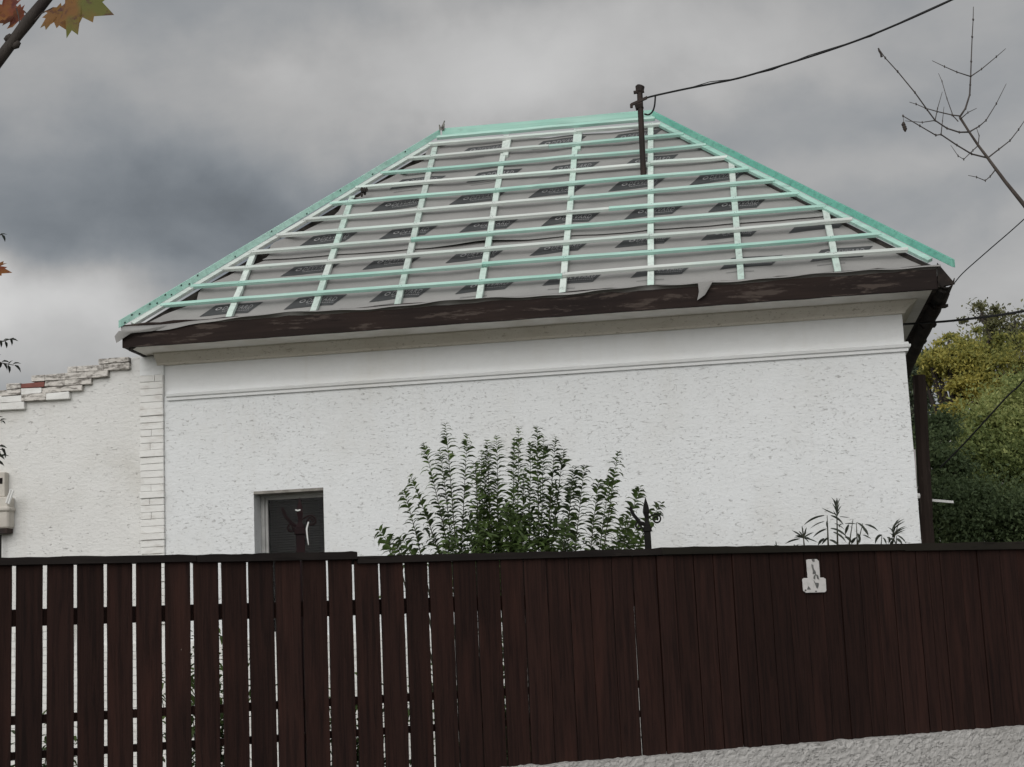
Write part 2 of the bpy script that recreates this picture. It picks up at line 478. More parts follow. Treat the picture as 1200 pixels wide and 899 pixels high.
# brick pilaster at the left corner: courses of white painted brick
q = MB()
zc = 1.9; row = 0
while zc < 3.985:
    h = 0.058
    proud = -0.028 if row % 6 else -0.040
    if row % 6 == 0:
        q.box(-3.236, -3.024, proud, 0.05, zc + 0.0018, zc + h - 0.0018, 0, 0.0015)
    elif random.random() < 0.22:
        s = random.uniform(-3.16, -3.10)
        q.box(-3.232, s - 0.0015, proud, 0.05, zc + 0.0018, zc + h - 0.0018, 0, 0.0015)
        q.box(s + 0.0015, -3.028, proud, 0.05, zc + 0.0018, zc + h - 0.0018, 0, 0.0015)
    else:
        q.box(-3.232, -3.028, proud, 0.05, zc + 0.0018, zc + h - 0.0018, 0, 0.0015)
    zc += h; row += 1
q.box(-3.228, -3.03, -0.016, 0.05, 0, 3.985)
q.build('brick_pilaster', M['whitebrick'], house, bevel=0.003)
# rough rendered head of the pilaster
q = MB(); q.box(-3.234, -3.026, -0.012, 0.05, 3.986, 4.15)
for k in range(4):
    for s in range(2):
        q.box(-3.228 + s * 0.1 + random.uniform(0, .01), -3.137 + s * 0.1, -0.0145, 0.03, 3.99 + k * 0.04, 4.021 + k * 0.04, 0, 0.004)
q.build('pilaster_head', M['frieze'], house)

# painted brick footing (seen through the fence slits)
def brick_courses(mb, ua, ub, z0, z1, v, bl=0.25, bh=0.065, mi=0):
    z = z0; r = 0
    while z < z1 - 0.01:
        x = ua - (bl / 2 if r % 2 else 0)
        while x < ub:
            a, b = max(x, ua), min(x + bl, ub)
            if b - a > 0.02:
                mb.box(a + .0012, b - .0012, v - random.uniform(0, .003), v + 0.1, z + .0014, z + bh - .0014, mi)
            x += bl
        z += bh; r += 1
q = MB(); brick_courses(q, -3.02, 3.08, 0.0, 1.70, -0.035); q.box(-3.01, 3.07, -0.028, 0.002, 0, 1.695)
q.build('brick_footing', M['whitebrick'], house)

# window
wd = MB()
a, b, c, d = x0 + .002, x1 - .002, z0, z1 - .002
fv0, fv1 = 0.185, 0.245
wd.box(a, a + .032, fv0, fv1, c, d); wd.box(b - .032, b, fv0, fv1, c, d)
wd.box(a + .032, b - .032, fv0, fv1, d - .032, d); wd.box(a + .032, b - .032, fv0, fv1, c, c + .05)
# sash slightly behind
wd.box(a + .032, a + .055, fv0 + .02, fv1 - .004, c + .05, d - .032); wd.box(b - .055, b - .032, fv0 + .02, fv1 - .004, c + .05, d - .032)
wd.box(a + .055, b - .055, fv0 + .02, fv1 - .004, d - .055, d - .032)
window = wd.build('window', M['frame'], house, bevel=0.003)
wd = MB(); wd.box(a + .055, b - .055, fv0 + .035, fv0 + .041, c + .05, d - .055)
wd.build('pane', M['glass'], window)
wd = MB()
zz = c + .06
while zz < d - .06:
    wd.add([(a + .04, 0.29, zz), (b - .04, 0.29, zz), (b - .04, 0.305, zz + .016), (a + .04, 0.305, zz + .016),
            (a + .04, 0.291, zz - .0015), (b - .04, 0.291, zz - .0015), (b - .04, 0.306, zz + .0145), (a + .04, 0.306, zz + .0145)],
           [(0, 1, 2, 3), (7, 6, 5, 4), (0, 4, 5, 1), (2, 6, 7, 3)])
    zz += 0.021
for k in (0.2, 0.8):
    wd.box(a + (b - a) * k, a + (b - a) * k + .003, 0.286, 0.288, c, d - .04)
wd.build('blind', M['blind'], window)
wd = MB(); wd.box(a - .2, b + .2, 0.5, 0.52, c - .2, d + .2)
wd.build('room_dark_sheet', M['room'], window)  # flat near-black sheet painted in for the unlit room behind the blind
# grey stained head and stained left reveal lining
wd = MB()
wd.box(x0 + .001, x1 - .001, -0.003, 0.183, z1 - 0.022, z1 + 0.001)
wd.build('lintel', simple('stained lintel', (0.30, 0.285, 0.26), (0.17, 0.16, 0.145), scale=(12, 12, 12)), window)

# ---- eaves
UEL, UER = -3.215, 3.325
fa = MB()
N = 60
# fascia board with a ragged worn top edge
def fascia_board(mb, p0, p1, outn, zb, zt, th=0.035, n=60, rag=0.006, mi=0):
    vs = []
    for i in range(n + 1):
        k = i / n
        u = p0[0] + (p1[0] - p0[0]) * k; v = p0[1] + (p1[1] - p0[1]) * k
        top = zt + random.uniform(-rag, rag) + 0.004 * math.sin(k * 23)
        bot = zb + random.uniform(-.002, .002)
        jf = random.uniform(-.0025, .0025)
        vs += [(u + outn[0] * jf, v + outn[1] * jf, bot), (u + outn[0] * (jf), v + outn[1] * jf, top),
               (u - outn[0] * th, v - outn[1] * th, top), (u - outn[0] * th, v - outn[1] * th, bot)]
    fs = []
    for i in range(n):
        for q_ in range(4):
            fs.append((i * 4 + q_, i * 4 + (q_ + 1) % 4, i * 4 + 4 + (q_ + 1) % 4, i * 4 + 4 + q_))
    fs += [(0, 1, 2, 3), (n * 4 + 3, n * 4 + 2, n * 4 + 1, n * 4)]
    mb.add(vs, fs, mi)
ZB, ZT = 4.155, 4.345
fascia_board(fa, (UEL, EV), (UER, EV), (0, -1), ZB, ZT)
fascia_board(fa, (UEL, EV + .037), (UEL, DEP + .4), (-1, 0), ZB, ZT)
fascia_board(fa, (UER, EV + .037), (UER, DEP + .4), (1, 0), ZB + .01, ZT)
fascia_board(fa, (UER - .037, DEP + .4), (UEL + .037, DEP + .4), (0, 1), ZB, ZT)
fascia = fa.build('fascia', M['fascia'], house)
so = MB(); so.box(UEL + .036, UER - .036, EV + .036, DEP + .36, ZB + 0.006, ZB + 0.02)
so.build('soffit', M['soffit'], house)

# black rusted gutter hanging along the right eave
gu = MB()
gx = UER + 0.065
pts = [(EV - 0.02 + i * 0.16, ) for i in range(32)]
prof = [(math.cos(a) * 0.065, math.sin(a) * 0.075) for a in [math.pi + k * math.pi / 7 for k in range(8)]]
vs = []; n = len(prof)
for i, (vv,) in enumerate(pts):
    dz = 4.225 - 0.006 * i + random.uniform(-.008, .008); dx = random.uniform(-.006, .006)
    for (px_, pz) in prof: vs.append((gx + dx + px_, vv, dz + pz))
    for (px_, pz) in prof: vs.append((gx + dx + px_ * .9, vv, dz + pz * .9))
fs = []
for i in range(len(pts) - 1):
    o_ = i * 2 * n; p_ = o_ + 2 * n
    for k in range(n - 1):
        fs.append((o_ + k, o_ + k + 1, p_ + k + 1, p_ + k)); fs.append((o_ + n + k, p_ + n + k, p_ + n + k + 1, o_ + n + k + 1))
for k in range(n - 1):
    fs.append((k, n + k, n + k + 1, k + 1))
gu.add(vs, fs)
gutter = gu.build('gutter', M['gutter'], house)
for vv in (0.15, 0.95, 1.75):
    br = MB()
    br.tube([(UER - .02, vv, 4.19), (UER + .03, vv, 4.11), (gx, vv, 4.125), (gx + .055, vv, 4.16), (gx + .09, vv, 4.235)], 0.013, 5)
    br.box(gx - .03, gx + .07, vv - .05, vv + .05, 4.118, 4.145, 0, .01)
    br.build('bracket', M['gutter'], gutter)
# end plate of the eave at the right corner
ep = MB()
ep.add([(UER + .002, EV - .012, ZB + .01), (UER + .13, EV - .012, ZB + .03), (UER + .115, EV - .012, ZB + .05), (UER + .012, EV - .012, ZT + .012),
        (UER + .002, EV + .03, ZB + .01), (UER + .13, EV + .03, ZB + .03), (UER + .115, EV + .03, ZB + .05), (UER + .012, EV + .03, ZT + .012)],
       [(0, 1, 2, 3), (7, 6, 5, 4), (0, 4, 5, 1), (1, 5, 6, 2), (2, 6, 7, 3), (3, 7, 4, 0)])
ep.build('eave_end', M['gutter'], house)

# ---- roof
AL = R(43.0); CA, SA = math.cos(AL), math.sin(AL)
ZE = 4.349; SR = 3.15                         # batten plane height at the eave line, slope length to ridge
HL0, HL1 = -3.215, -0.918                     # left hip at eave / ridge (u)
HR0, HR1 = 3.425, 1.139
RV = EV + SR * CA; RZ = ZE + SR * SA          # ridge
def RP(u, s, h=0.0): return Vector((u, EV + s * CA - h * SA, ZE + s * SA + h * CA))
def hipL(s): return HL0 + (HL1 - HL0) * s / SR
def hipR(s): return HR0 + (HR1 - HR0) * s / SR
BV = 2 * RV - EV                              # back eave

rf = MB()
def low(pt, d): return (pt[0], pt[1], pt[2] - d)
A_, B_ = (HL0 + .05, EV + .02, ZE), (HR0 - .05, EV + .02, ZE)
C_, D_ = (HR0 - .05, BV - .02, ZE), (HL0 + .05, BV - .02, ZE)
E_, G_ = (HL1, RV, RZ), (HR1, RV, RZ)
dd = 0.15
rf.add([low(x, dd) for x in (A_, B_, C_, D_, E_, G_)], [(0, 1, 5, 4), (1, 2, 5), (2, 3, 4, 5), (3, 0, 4), (3, 2, 1, 0)])
roof = rf.build('roof', M['deck'], house)

# membrane on the front slope: three overlapping strips, sagging between the counter battens
CBU = [(-2.325, -2.381), (-1.615, -1.611), (-0.913, -0.950), (-0.246, -0.266), (0.428, 0.414), (1.132, 1.116), (1.841, 1.838), (2.59, 2.557)]
cbm = [(a_ + b_) / 2 for a_, b_ in CBU]
def sag(u, s):
    k = 0.0
    ed = [-3.2] + cbm + [3.4]
    for i in range(len(ed) - 1):
        if ed[i] <= u < ed[i + 1]:
            k = math.sin(math.pi * (u - ed[i]) / (ed[i + 1] - ed[i]))
    return -0.009 * k + 0.003 * math.sin(u * 7 + s * 4) + 0.002 * math.sin(u * 3.1 - s * 17) + 0.001 * math.sin(u * 21 + s * 9)
mm = MB()
strips = [(-0.05, 1.13, 0.0), (1.02, 2.10, 0.010), (1.99, 3.03, 0.020)]
NU, NS = 150, 26
for si, (sa, sb, lift) in enumerate(strips):
    vs = []
    for j in range(NS + 1):
        for i in range(NU + 1):
            kj = j / NS
            s = sa + (sb - sa) * kj
            ru = i / NU
            # left edge stops ragged before the hip, right edge runs to the hip timber
            la = hipL(max(s, 0)) + 0.165 + 0.045 * math.sin(s * 7.3 + si) + 0.03 * math.sin(s * 19)
            lb = hipR(max(s, 0)) - 0.03
            if s < 0.25: la -= (0.25 - s) * 0.45
            u = la + (lb - la) * ru
            h = -0.072 + lift + sag(u, s)
            if j == 0 and si > 0:      # loose lower lip
                h += 0.004 + 0.022 * max(0, math.sin(u * 1.7 + si * 2.1)) ** 6
            if j == 0: s += 0.004 * math.sin(u * 2.1) + 0.002 * math.sin(u * 7)
            if i < 3: h += 0.02 * (3 - i) / 3 * (1 + math.sin(s * 11))
            if sb > 3 and j == NS: h -= 0.02 * max(0, math.sin(u * 3.0)); s -= 0.05 * max(0, math.sin(u * 3.0))
            vs.append(RP(u, s, h))
    fs = [(j * (NU + 1) + i, j * (NU + 1) + i + 1, (j + 1) * (NU + 1) + i + 1, (j + 1) * (NU + 1) + i) for j in range(NS) for i in range(NU)]
    mm.add(vs, fs)
# lower hem: curls over the fascia top, deeper toward the left end
vs = []; NH = 160
for i in range(NH + 1):
    k = i / NH
    u = -3.22 + (3.36 + 3.22) * k
    left = max(0.0, 1 - (u + 3.22) / 1.2)
    s0 = -0.045
    pt = RP(u, s0, -0.072 + sag(u, 0))
    hang = 0.012 + 0.045 * left + 0.012 * math.sin(u * 4.3) * (1 if u < 1.2 else .5) + 0.004 * math.sin(u * 15)
    wav = 0.035 * left * math.sin((u + 3.22) * 5.2)
    hang = max(-0.005, hang + wav)
    out = 0.012
    vs += [tuple(pt), (u, EV - out, max(pt.z, ZT) + .002 - hang * .35), (u, EV - out - .004, max(pt.z, ZT) - hang)]
fs = []
for i in range(NH):
    for q_ in range(2):
        fs.append((i * 3 + q_, i * 3 + 3 + q_, i * 3 + 4 + q_, i * 3 + 1 + q_))
mm.add(vs, fs)
# torn flap hanging at the left corner, and a small one in front of the fascia on the right
def flap(mb, px, v):
    a_ = [house_px(x, y, v) for x, y in px]
    n_ = len(a_)
    c_ = (sum(x for x, _ in a_) / n_, sum(y for _, y in a_) / n_)
    vs_ = [(c_[0], v - .02, c_[1])] + [(x, v + random.uniform(-.012, .012), z) for x, z in a_]
    mb.add(vs_, [(0, i + 1, (i + 1) % n_ + 1) for i in range(n_)])
flap(mm, [(196, 381), (170, 386), (152, 387), (139, 388), (134, 394), (136, 402), (141, 399), (146, 393), (158, 390), (178, 388)], EV - .03)
flap(mm, [(818, 332), (836, 329), (832, 336), (826, 346), (817, 352), (819, 342)], EV - .028)
mem = mm.build('membrane', M['membrane'], roof, smooth=True)

# printed marks and lettering on the membrane
def text_mesh(body, size=1.0):
    cu = bpy.data.curves.new('lettering', 'FONT'); cu.body = body; cu.size = size; cu.align_x = 'LEFT'
    cu.resolution_u = 2; cu.space_character = 1.15
    ob = bpy.data.objects.new('lettering', cu); COL.objects.link(ob)
    dg = bpy.context.evaluated_depsgraph_get(); dg.update()
    me = bpy.data.meshes.new_from_object(ob.evaluated_get(dg))
    vs_ = [tuple(q_.co[:2]) for q_ in me.vertices]; fs_ = [tuple(p_.vertices) for p_ in me.polygons]
    bpy.data.objects.remove(ob); bpy.data.curves.remove(cu); bpy.data.meshes.remove(me)
    return vs_, fs_
tv, tf = text_mesh('DEVVARD')
tw = max(x for x, _ in tv); thh = max(y for _, y in tv)
rows = [(-2.61, 0.155, 0.0225, 0), (-2.75, 0.72, 0.012, 0), (-2.68, 1.235, 0.004, 1), (-2.83, 1.785, 0.002, 1), (-2.715, 2.165, 0.01, 2), (-2.86, 2.725, 0.008, 2)]
def msurf(u, s, up):
    lift = 0.0
    for sa, sb, lf in strips:
        if sa <= s <= sb: lift = lf
    return RP(u, s, -0.072 + lift + sag(u, s) + up)
pm = MB(); lt = MB()
MW, MH, SL = 0.41, 0.165, 0.10
for (u0, s0, tilt, si) in rows:
    k = 0
    while True:
        ub = u0 + 0.715 * k
        sbase = s0 + tilt * (k)
        k += 1
        if ub > 3: break
        uc = ub + MW / 2
        if uc < hipL(sbase) + 0.3 or uc > hipR(sbase + MH) - 0.1: continue
        nx, ny = 12, 4
        vs = []
        for j in range(ny + 1):
            for i in range(nx + 1):
                vs.append(msurf(ub + MW * i / nx + SL * j / ny, sbase + MH * j / ny + 0.012 * i / nx, 0.0035))
        if any(q_.x > hipR(sbase) - .06 or q_.x < hipL(sbase) + .16 for q_ in vs): 
            vs = [Vector((min(max(q_.x, hipL(sbase) + .16), hipR(sbase) - .06), q_.y, q_.z)) for q_ in vs]
        pm.add(vs, [(j * (nx + 1) + i, j * (nx + 1) + i + 1, (j + 1) * (nx + 1) + i + 1, (j + 1) * (nx + 1) + i) for j in range(ny) for i in range(nx)])
        if ub < hipL(sbase) + .2 or ub + MW + SL > hipR(sbase) - .08: continue
        # ring emblem + lettering
        lx0, lw, lh = ub + 0.155, 0.25, 0.062
        def lp(x, y): # x 0..lw, y 0..lh
            return msurf(lx0 + x + SL * (0.062 + y) / MH * .5, sbase + 0.068 + y + 0.012 * x / MW, 0.006)
        lt.add([lp(x / tw * lw, y / thh * lh) for x, y in tv], tf)
        cx, cy, r1, r0 = -0.038, lh / 2, 0.026, 0.015
        ring = []
        for q_ in range(14):
            a_ = 2 * math.pi * q_ / 14
            ring += [lp(cx + r1 * math.cos(a_), cy + r1 * math.sin(a_)), lp(cx + r0 * math.cos(a_), cy + r0 * math.sin(a_))]
        lt.add(ring, [(2 * q_, 2 * ((q_ + 1) % 14), 2 * ((q_ + 1) % 14) + 1, 2 * q_ + 1) for q_ in range(14)])
        # thin underline of small print
        for q_ in range(16):
            xa = 0.02 + q_ * 0.0145
            lt.add([lp(xa, -0.026), lp(xa + .008, -0.026), lp(xa + .008, -0.017), lp(xa, -0.017)], [(0, 1, 2, 3)])
        # faint line of print below the mark
        for q_ in range(20):
            xa = ub + 0.05 + q_ * 0.011
            pm.add([msurf(xa, sbase - 0.075, .004), msurf(xa + .006, sbase - 0.075, .004), msurf(xa + .010, sbase - 0.06, .004), msurf(xa + .004, sbase - 0.06, .004)], [(0, 1, 2, 3)], 1)
M['faint'] = simple('faint print', (0.17, 0.17, 0.17), (0.2, 0.2, 0.2))
pm.build('printed_mark', [M['print'], M['faint']], mem)
lt.build('lettering', M['letter'], mem)

# counter battens up the slope
SD, NR = Vector((0, CA, SA)), Vector((0, -SA, CA))
tops = [1.20, 2.06, 2.99, 3.08, 3.08, 3.06, 2.14, 1.16]
for i, ((ua, ub), st) in enumerate(zip(CBU, tops)):
    c_ = MB()
    c_.beam(RP(ua, 0.005, -0.030), RP(ua + (ub - ua) * st / SR, st, -0.030), (1, 0, 0), NR, 0.052, 0.034, 0, 0.002, 10)
    if i in (3, 4):            # doubled piece near the ridge
        uu = ua + (ub - ua) * .9
        c_.beam(RP(uu + .028, 2.62, -0.024), RP(uu + .03, 3.02, -0.024), (1, 0, 0), NR, 0.05, 0.03, 0, 0.001, 2)
    c_.build('counter_batten', M['palev'] if i != 4 else M['palev'], roof, bevel=0.002)
# battens across the slope
bmat = ['pale', 'mint', 'pale', 'pale', 'pale', 'pale', 'mint', 'pale', 'mint', 'pale', 'pale']
rightmint = {0: 'pale', 1: 'hipgreen', 3: 'mint', 4: 'mint', 5: 'mint', 8: 'mint', 9: 'mint'}
leftmint = {0: 'mint', 5: 'pale'}
for i in range(11):
    s = 0.285 + 0.2685 * i
    ua, ub = hipL(s) + 0.045, hipR(s) - 0.055 + random.uniform(-.02, .02)
    cut = 0.2 + random.uniform(-.25, .35)
    b_ = MB()
    def bar(p, q_, mi, ds=0.0, dh=0.0):
        nseg = 14
        a0, a1 = RP(p, s + ds, dh), RP(q_, s + ds, dh)
        rings = []
        for k in range(nseg + 1):
            kk = k / nseg
            c0 = a0.lerp(a1, kk) + SD * (0.004 * math.sin(kk * 5 + i) + random.uniform(-.001, .001)) + NR * (0.004 * math.sin(kk * 4 + i * 2))
            w_, t_ = 0.040, 0.027
            rings.append([c0 - SD * w_ / 2 - NR * t_, c0 + SD * w_ / 2 - NR * t_, c0 + SD * w_ / 2, c0 - SD * w_ / 2])
        vs = [x for r_ in rings for x in r_]
        fs = [(0, 1, 2, 3)]
        for k in range(nseg):
            for e in range(4):
                fs.append((k * 4 + e, k * 4 + (e + 1) % 4, k * 4 + 4 + (e + 1) % 4, k * 4 + 4 + e))
        e = nseg * 4; fs.append((e + 3, e + 2, e + 1, e))
        b_.add(vs, fs, mi)
    cutu = [0.42, -0.26, 1.12, -0.93, 0.77, 0.42, -0.26, 1.12, 0.42, 0.17, 0.42][i]
    bar(ua, cutu - .001, 0); bar(cutu + .001, ub, 1, 0.0, 0.001)
    # nail heads over the counter battens
    for (ca_, cb_) in CBU:
        cu_ = ca_ + (cb_ - ca_) * s / SR
        if ua < cu_ < ub:
            for e in (-.008, .01):
                cc = RP(cu_ + e, s + e * .5, 0.003)
                b_.add([cc + Vector((-.004, 0, 0)), cc - SD * .004, cc + Vector((.004, 0, 0)), cc + SD * .004], [(0, 1, 2, 3)], 2)
    b_.build('batten', [M[leftmint.get(i, bmat[i])], M[rightmint.get(i, bmat[i])], M['nail']], roof, bevel=0.0015)

# ridge: green board on edge, pale batten below it
UPV = Vector((0, 0, 1))
r_ = MB(); r_.beam((HL1 + .03, RV - .01, RZ + .05), (HR1 - .0, RV - .01, RZ + .05), (0, 1, 0), UPV, 0.03, 0.07, 0, .002, 8)
r_.build('ridge_board', M['hipgreen'], roof, bevel=0.002)
r_ = MB(); r_.beam(RP(HL1 - .02, SR - .055, 0.008), RP(HR1 + .02, SR - .055, 0.008), SD, NR, 0.045, 0.03, 0, .002, 8)
r_.build('ridge_batten', M['mint'], roof, bevel=0.002)
r_ = MB()   # splintered offcut and mortar lump at the left ridge end
for k in range(3):
    b0 = Vector((HL1 + .01 + random.uniform(-.02, .05), RV - .03, RZ + .03))
    r_.tube([b0, b0 + Vector((random.uniform(-.05, .05), random.uniform(-.02, .02), random.uniform(.04, .09)))], [.014, .006], 5)
r_.build('splinter', simple('grey splintered wood', (0.30, 0.29, 0.27), (0.05, 0.05, 0.045), scale=(30, 30, 30)), roof)

# hip timbers: a board standing on the hip plus a pale batten along it on the front slope
def hip(side, mat_b, mat_p):
    e0, e1 = (HL0, HL1) if side < 0 else (HR0, HR1)
    P0 = Vector((e0, EV, ZE)); P1 = Vector((e1, RV, RZ))
    dr = (P1 - P0).normalized()
    P0 = P0 - dr * (0.03 if side < 0 else 0.05)
    sd = Vector((-dr.y, dr.x, 0)).normalized()
    b_ = MB()
    b_.beam(P0 + UPV * .05, P1 + UPV * .05, sd, UPV, 0.035, 0.064, 0, .002, 10)
    # nails
    if side < 0:
        fr = -sd if sd.y > 0 else sd
        for k in range(16):
            kk = 0.01 + (k * 0.022 if k < 9 else 0.2 + (k - 9) * 0.11) + random.uniform(-.004, .004)
            c0 = P0.lerp(P1, kk) + UPV * (0.05 - (0.016 if k % 2 else 0.046)) + fr * .0185
            b_.add([c0 + dr * .010, c0 + UPV * .008, c0 - dr * .010, c0 - UPV * .008, c0 + dr * .008 + fr * .004, c0 + UPV * .006 + fr * .004, c0 - dr * .008 + fr * .004, c0 - UPV * .006 + fr * .004],
                   [(0, 1, 2, 3), (4, 5, 6, 7), (0, 4, 5, 1), (1, 5, 6, 2), (2, 6, 7, 3), (3, 7, 4, 0)], 1)
    o_ = b_.build('hip_board', [mat_b, M['nail']], roof, bevel=0.002)
    b_ = MB()
    hf = hipL if side < 0 else hipR
    ins = 0.055 * (-side)
    sA = 0.03 if side < 0 else 0.10
    b_.beam(RP(hf(sA) + ins, sA, -0.008), RP(hf(3.0) + ins, 3.0, -0.008), dr.cross(NR), NR, 0.05, 0.03, 0, .003, 10)
    b_.build('hip_batten', mat_p, roof, bevel=0.002)
for e0, e1 in ((HL0, HL1), (HR0, HR1)):        # dark beams added under the hips to block sky through the gaps
    b_ = MB(); sgn_ = 1 if e0 < 0 else -1
    b_.beam((e0 + sgn_ * .05, EV + .05, ZE - .055), (e1, RV, RZ - .10), Vector((1, -sgn_, 0)).normalized(), UPV, .06, .16, 0, 0, 2)
    b_.build('hip_sky_blocker', M['deck'], roof)
hip(-1, M['hipgreen'], M['pale'])
hip(1, M['green'], M['hipgreen'])
# small dark lump of mortar caught between the battens on the left
lm = MB()
base = RP(-1.49, 2.02, 0.0)
for k in range(7):
    c_ = base + Vector((random.uniform(-.03, .03), random.uniform(-.02, .02), random.uniform(-.01, .04)))
    lm.tube([c_ - UPV * .02, c_, c_ + UPV * .02], [.008, .014, .006], 6)
lm.build('mortar_lump', M['deck'], roof)

# ------------------------------------------------------------------ service mast on the roof
mp = house_local(plane_hit(754, 200, HO + HN * (EV + 2.1 * CA), HN))
mu, mv = mp.x, EV + 2.1 * CA
mtop = house_px(749.5, 104, mv); mbot = house_px(754, 204, mv)
mast = tag(empty('service_mast', HO + HU * mbot[0] + HN * mv + Vector((0, 0, mbot[1])), HY), 'dark steel electricity mast standing up through the battened roof', 'mast')
L = lambda u, v, z: (u - mbot[0], v - mv, z - mbot[1])
b_ = MB(); b_.tube([L(mbot[0], mv, mbot[1] - .35), L(mbot[0], mv, mbot[1]), L(mtop[0], mv, mtop[1])], 0.026, 10)
b_.build('pole', M['mast'], mast, smooth=False)
b_ = MB(); b_.tube([L(mtop[0], mv, mtop[1] - .03), L(mtop[0] + .005, mv, mtop[1] + .02), L(mtop[0] + .008, mv, mtop[1] + .03)], [.036, .042, .03], 10)
b_.tube([L(mtop[0] - .055, mv - .01, mtop[1] - .035), L(mtop[0] + .04, mv - .01, mtop[1] - .03)], .017, 8)
b_.build('cap', M['mast'], mast)
cz = house_px(750, 120, mv)[1]
b_ = MB()
b_.beam(L(mbot[0] - .075, mv - .03, cz - .015), L(mbot[0] + .075, mv - .03, cz + .04), (0, 1, 0), (0, 0, 1), 0.024, 0.024)
b_.tube([L(mbot[0] - .07, mv - .03, cz - .02), L(mbot[0] - .07, mv - .03, cz - .055)], .013, 8)
b_.tube([L(mbot[0] - .04, mv, cz - .035), L(mbot[0] + .03, mv, cz - .02)], .042, 8)
b_.build('clamp', M['mast'], mast)

def cable(name, pts, r, label, n=40, extra=None):
    """smooth polyline through world points"""
    P = [Vector(q_) for q_ in pts]
    out = []
    for i in range(len(P) - 1):
        p0, p1, p2, p3 = P[max(i - 1, 0)], P[i], P[i + 1], P[min(i + 2, len(P) - 1)]
        for k in range(8):
            t_ = k / 8
            out.append(0.5 * ((2 * p1) + (p2 - p0) * t_ + (2 * p0 - 5 * p1 + 4 * p2 - p3) * t_ * t_ + (3 * p1 - p0 - 3 * p2 + p3) * t_ ** 3))
    out.append(P[-1])
    b_ = MB(); b_.tube(out, r, 6)
    if extra: extra(b_)
    return tag(b_.build(name, M['cable'], smooth=True), label, 'cable')
md = (HO + HU * mu + HN * mv).y
def second(mb):
    # thin earth wire twisted alongside
    px = [(765, 113), (800, 104.5), (832, 97), (862, 92.5), (905, 81), (948, 66), (985, 53.5), (1020, 42), (1060, 25), (1115, -1)]
    mb.tube([at(x, y + 1.2 * math.sin(i * 2.1), md - 1.5 * (i / 9)) for i, (x, y) in enumerate(px)], 0.004, 5)
px = [(757, 115), (768, 112), (800, 105), (835, 98), (870, 90.5), (930, 72.5), (985, 54.5), (1035, 35.5), (1115, 0), (1250, -66), (1500, -210)]
cable('power_cable', [at(x, y, md - 1.5 * (i / 8)) for i, (x, y) in enumerate(px)], 0.0085, 'black power cable sagging from the roof mast up across the sky', extra=second)
px = [(755, 133.5), (760, 134.5), (764.5, 131), (767, 124), (768, 113)]
cable('drip_loop_cable', [at(x, y, md - 0.02) for x, y in px], 0.008, 'short drip loop of black cable beside the top of the roof mast')
gp = HO + HU * (UER + .13) + HN * EV + Vector((0, 0, ZB + .04))
cable('thin_cable', [gp] + [at(x, y, gp.y - 0.3 * i) for i, (x, y) in enumerate([(1130, 318.5), (1160, 292), (1200, 257), (1300, 165)])], 0.0045, 'thin grey wire rising steeply from the right eave corner')
wp = HO + HU * UR + HN * 0.25
cable('telephone_cable', [at(1054, 380.5, wp.y), at(1075, 379, wp.y + .3), at(1110, 376.5, wp.y - .2), at(1150, 372, wp.y - .8), at(1200, 364.5, wp.y - 1.5), at(1320, 340, wp.y - 3)], 0.010,
      'black cable running level past the gutter toward the yellow tree')

# ------------------------------------------------------------------ stepped brick side wall, left of the house
side = tag(empty('side_wall', HO + HU * -3.24, HY), 'old white plastered wall left of the house with ragged stepped brick top', 'wall')
SU = -3.24
prof = [(-6.6, 3.50), (-5.62, 3.52), (-5.6, 3.775), (-4.27, 3.842), (-3.862, 3.905), (-3.748, 3.95), (-3.671, 4.0), (-3.519, 4.06), (-3.329, 4.115), (-3.329, 4.163), (-3.242, 4.166)]
b_ = MB()
for (a, za), (b, zb) in zip(prof[:-1], prof[1:]):
    if b - a < .01: continue
    b_.hexa([(a - SU, .03, 0), (b - SU, .03, 0), (b - SU, .25, 0), (a - SU, .25, 0), (a - SU, .03, za if b - a > 1 or b > -3.3 else za + .0), (b - SU, .03, zb if b - a > 1 or b > -3.3 else za), (b - SU, .25, zb if b - a > 1 or b > -3.3 else za), (a - SU, .25, za)])
b_.build('plaster', M['sidewall'], side)
# courses along the top: (u0, u1, z0, z1)
courses = [(-6.4, -5.0, 3.55, 3.61), (-5.6, -4.268, 3.776, 3.833 + .003), (-4.9, -3.862, 3.838, 3.897), (-4.60, -3.748, 3.899, 3.951), (-4.43, -3.671, 3.953, 4.0), (-4.20, -3.519, 4.003, 4.058), (-3.877, -3.329, 4.06, 4.114), (-3.60, -3.33, 4.116, 4.163)]
bk = MB(); redb = MB()
for ci, (ua, ub, za, zb) in enumerate(courses):
    x = ub
    while x > ua + .03:
        ln = min(random.uniform(0.17, 0.27), x - ua)
        slope = 0.0
        mb, mi = bk, (1 if (ci >= 2 and random.random() < 0.7) or x - ln <= ua + .05 else 0)
        if ci == 4 and x - ln < -4.16 < x:
            mb, mi = redb, 0
        mb.box(x - ln + .0008 - SU, x - .0008 - SU, -0.010 - random.uniform(0, .010), 0.22, za + .001, zb - .001 + random.uniform(-.005, .003), mi, 0.003)
        x -= ln
bk.build('brick_edge', [M['whitebrick'], M['oldbrick']], side, bevel=.003)
redb.build('red_brick', M['redbrick'], side, bevel=.003)
b_ = MB(); brick_courses(b_, -2.9, -0.01, 0.0, 1.72, -0.01); brick_courses(b_, -2.6, -0.6, 1.69, 1.95, -0.012)
b_.build('brick_footing', M['whitebrick'], side)

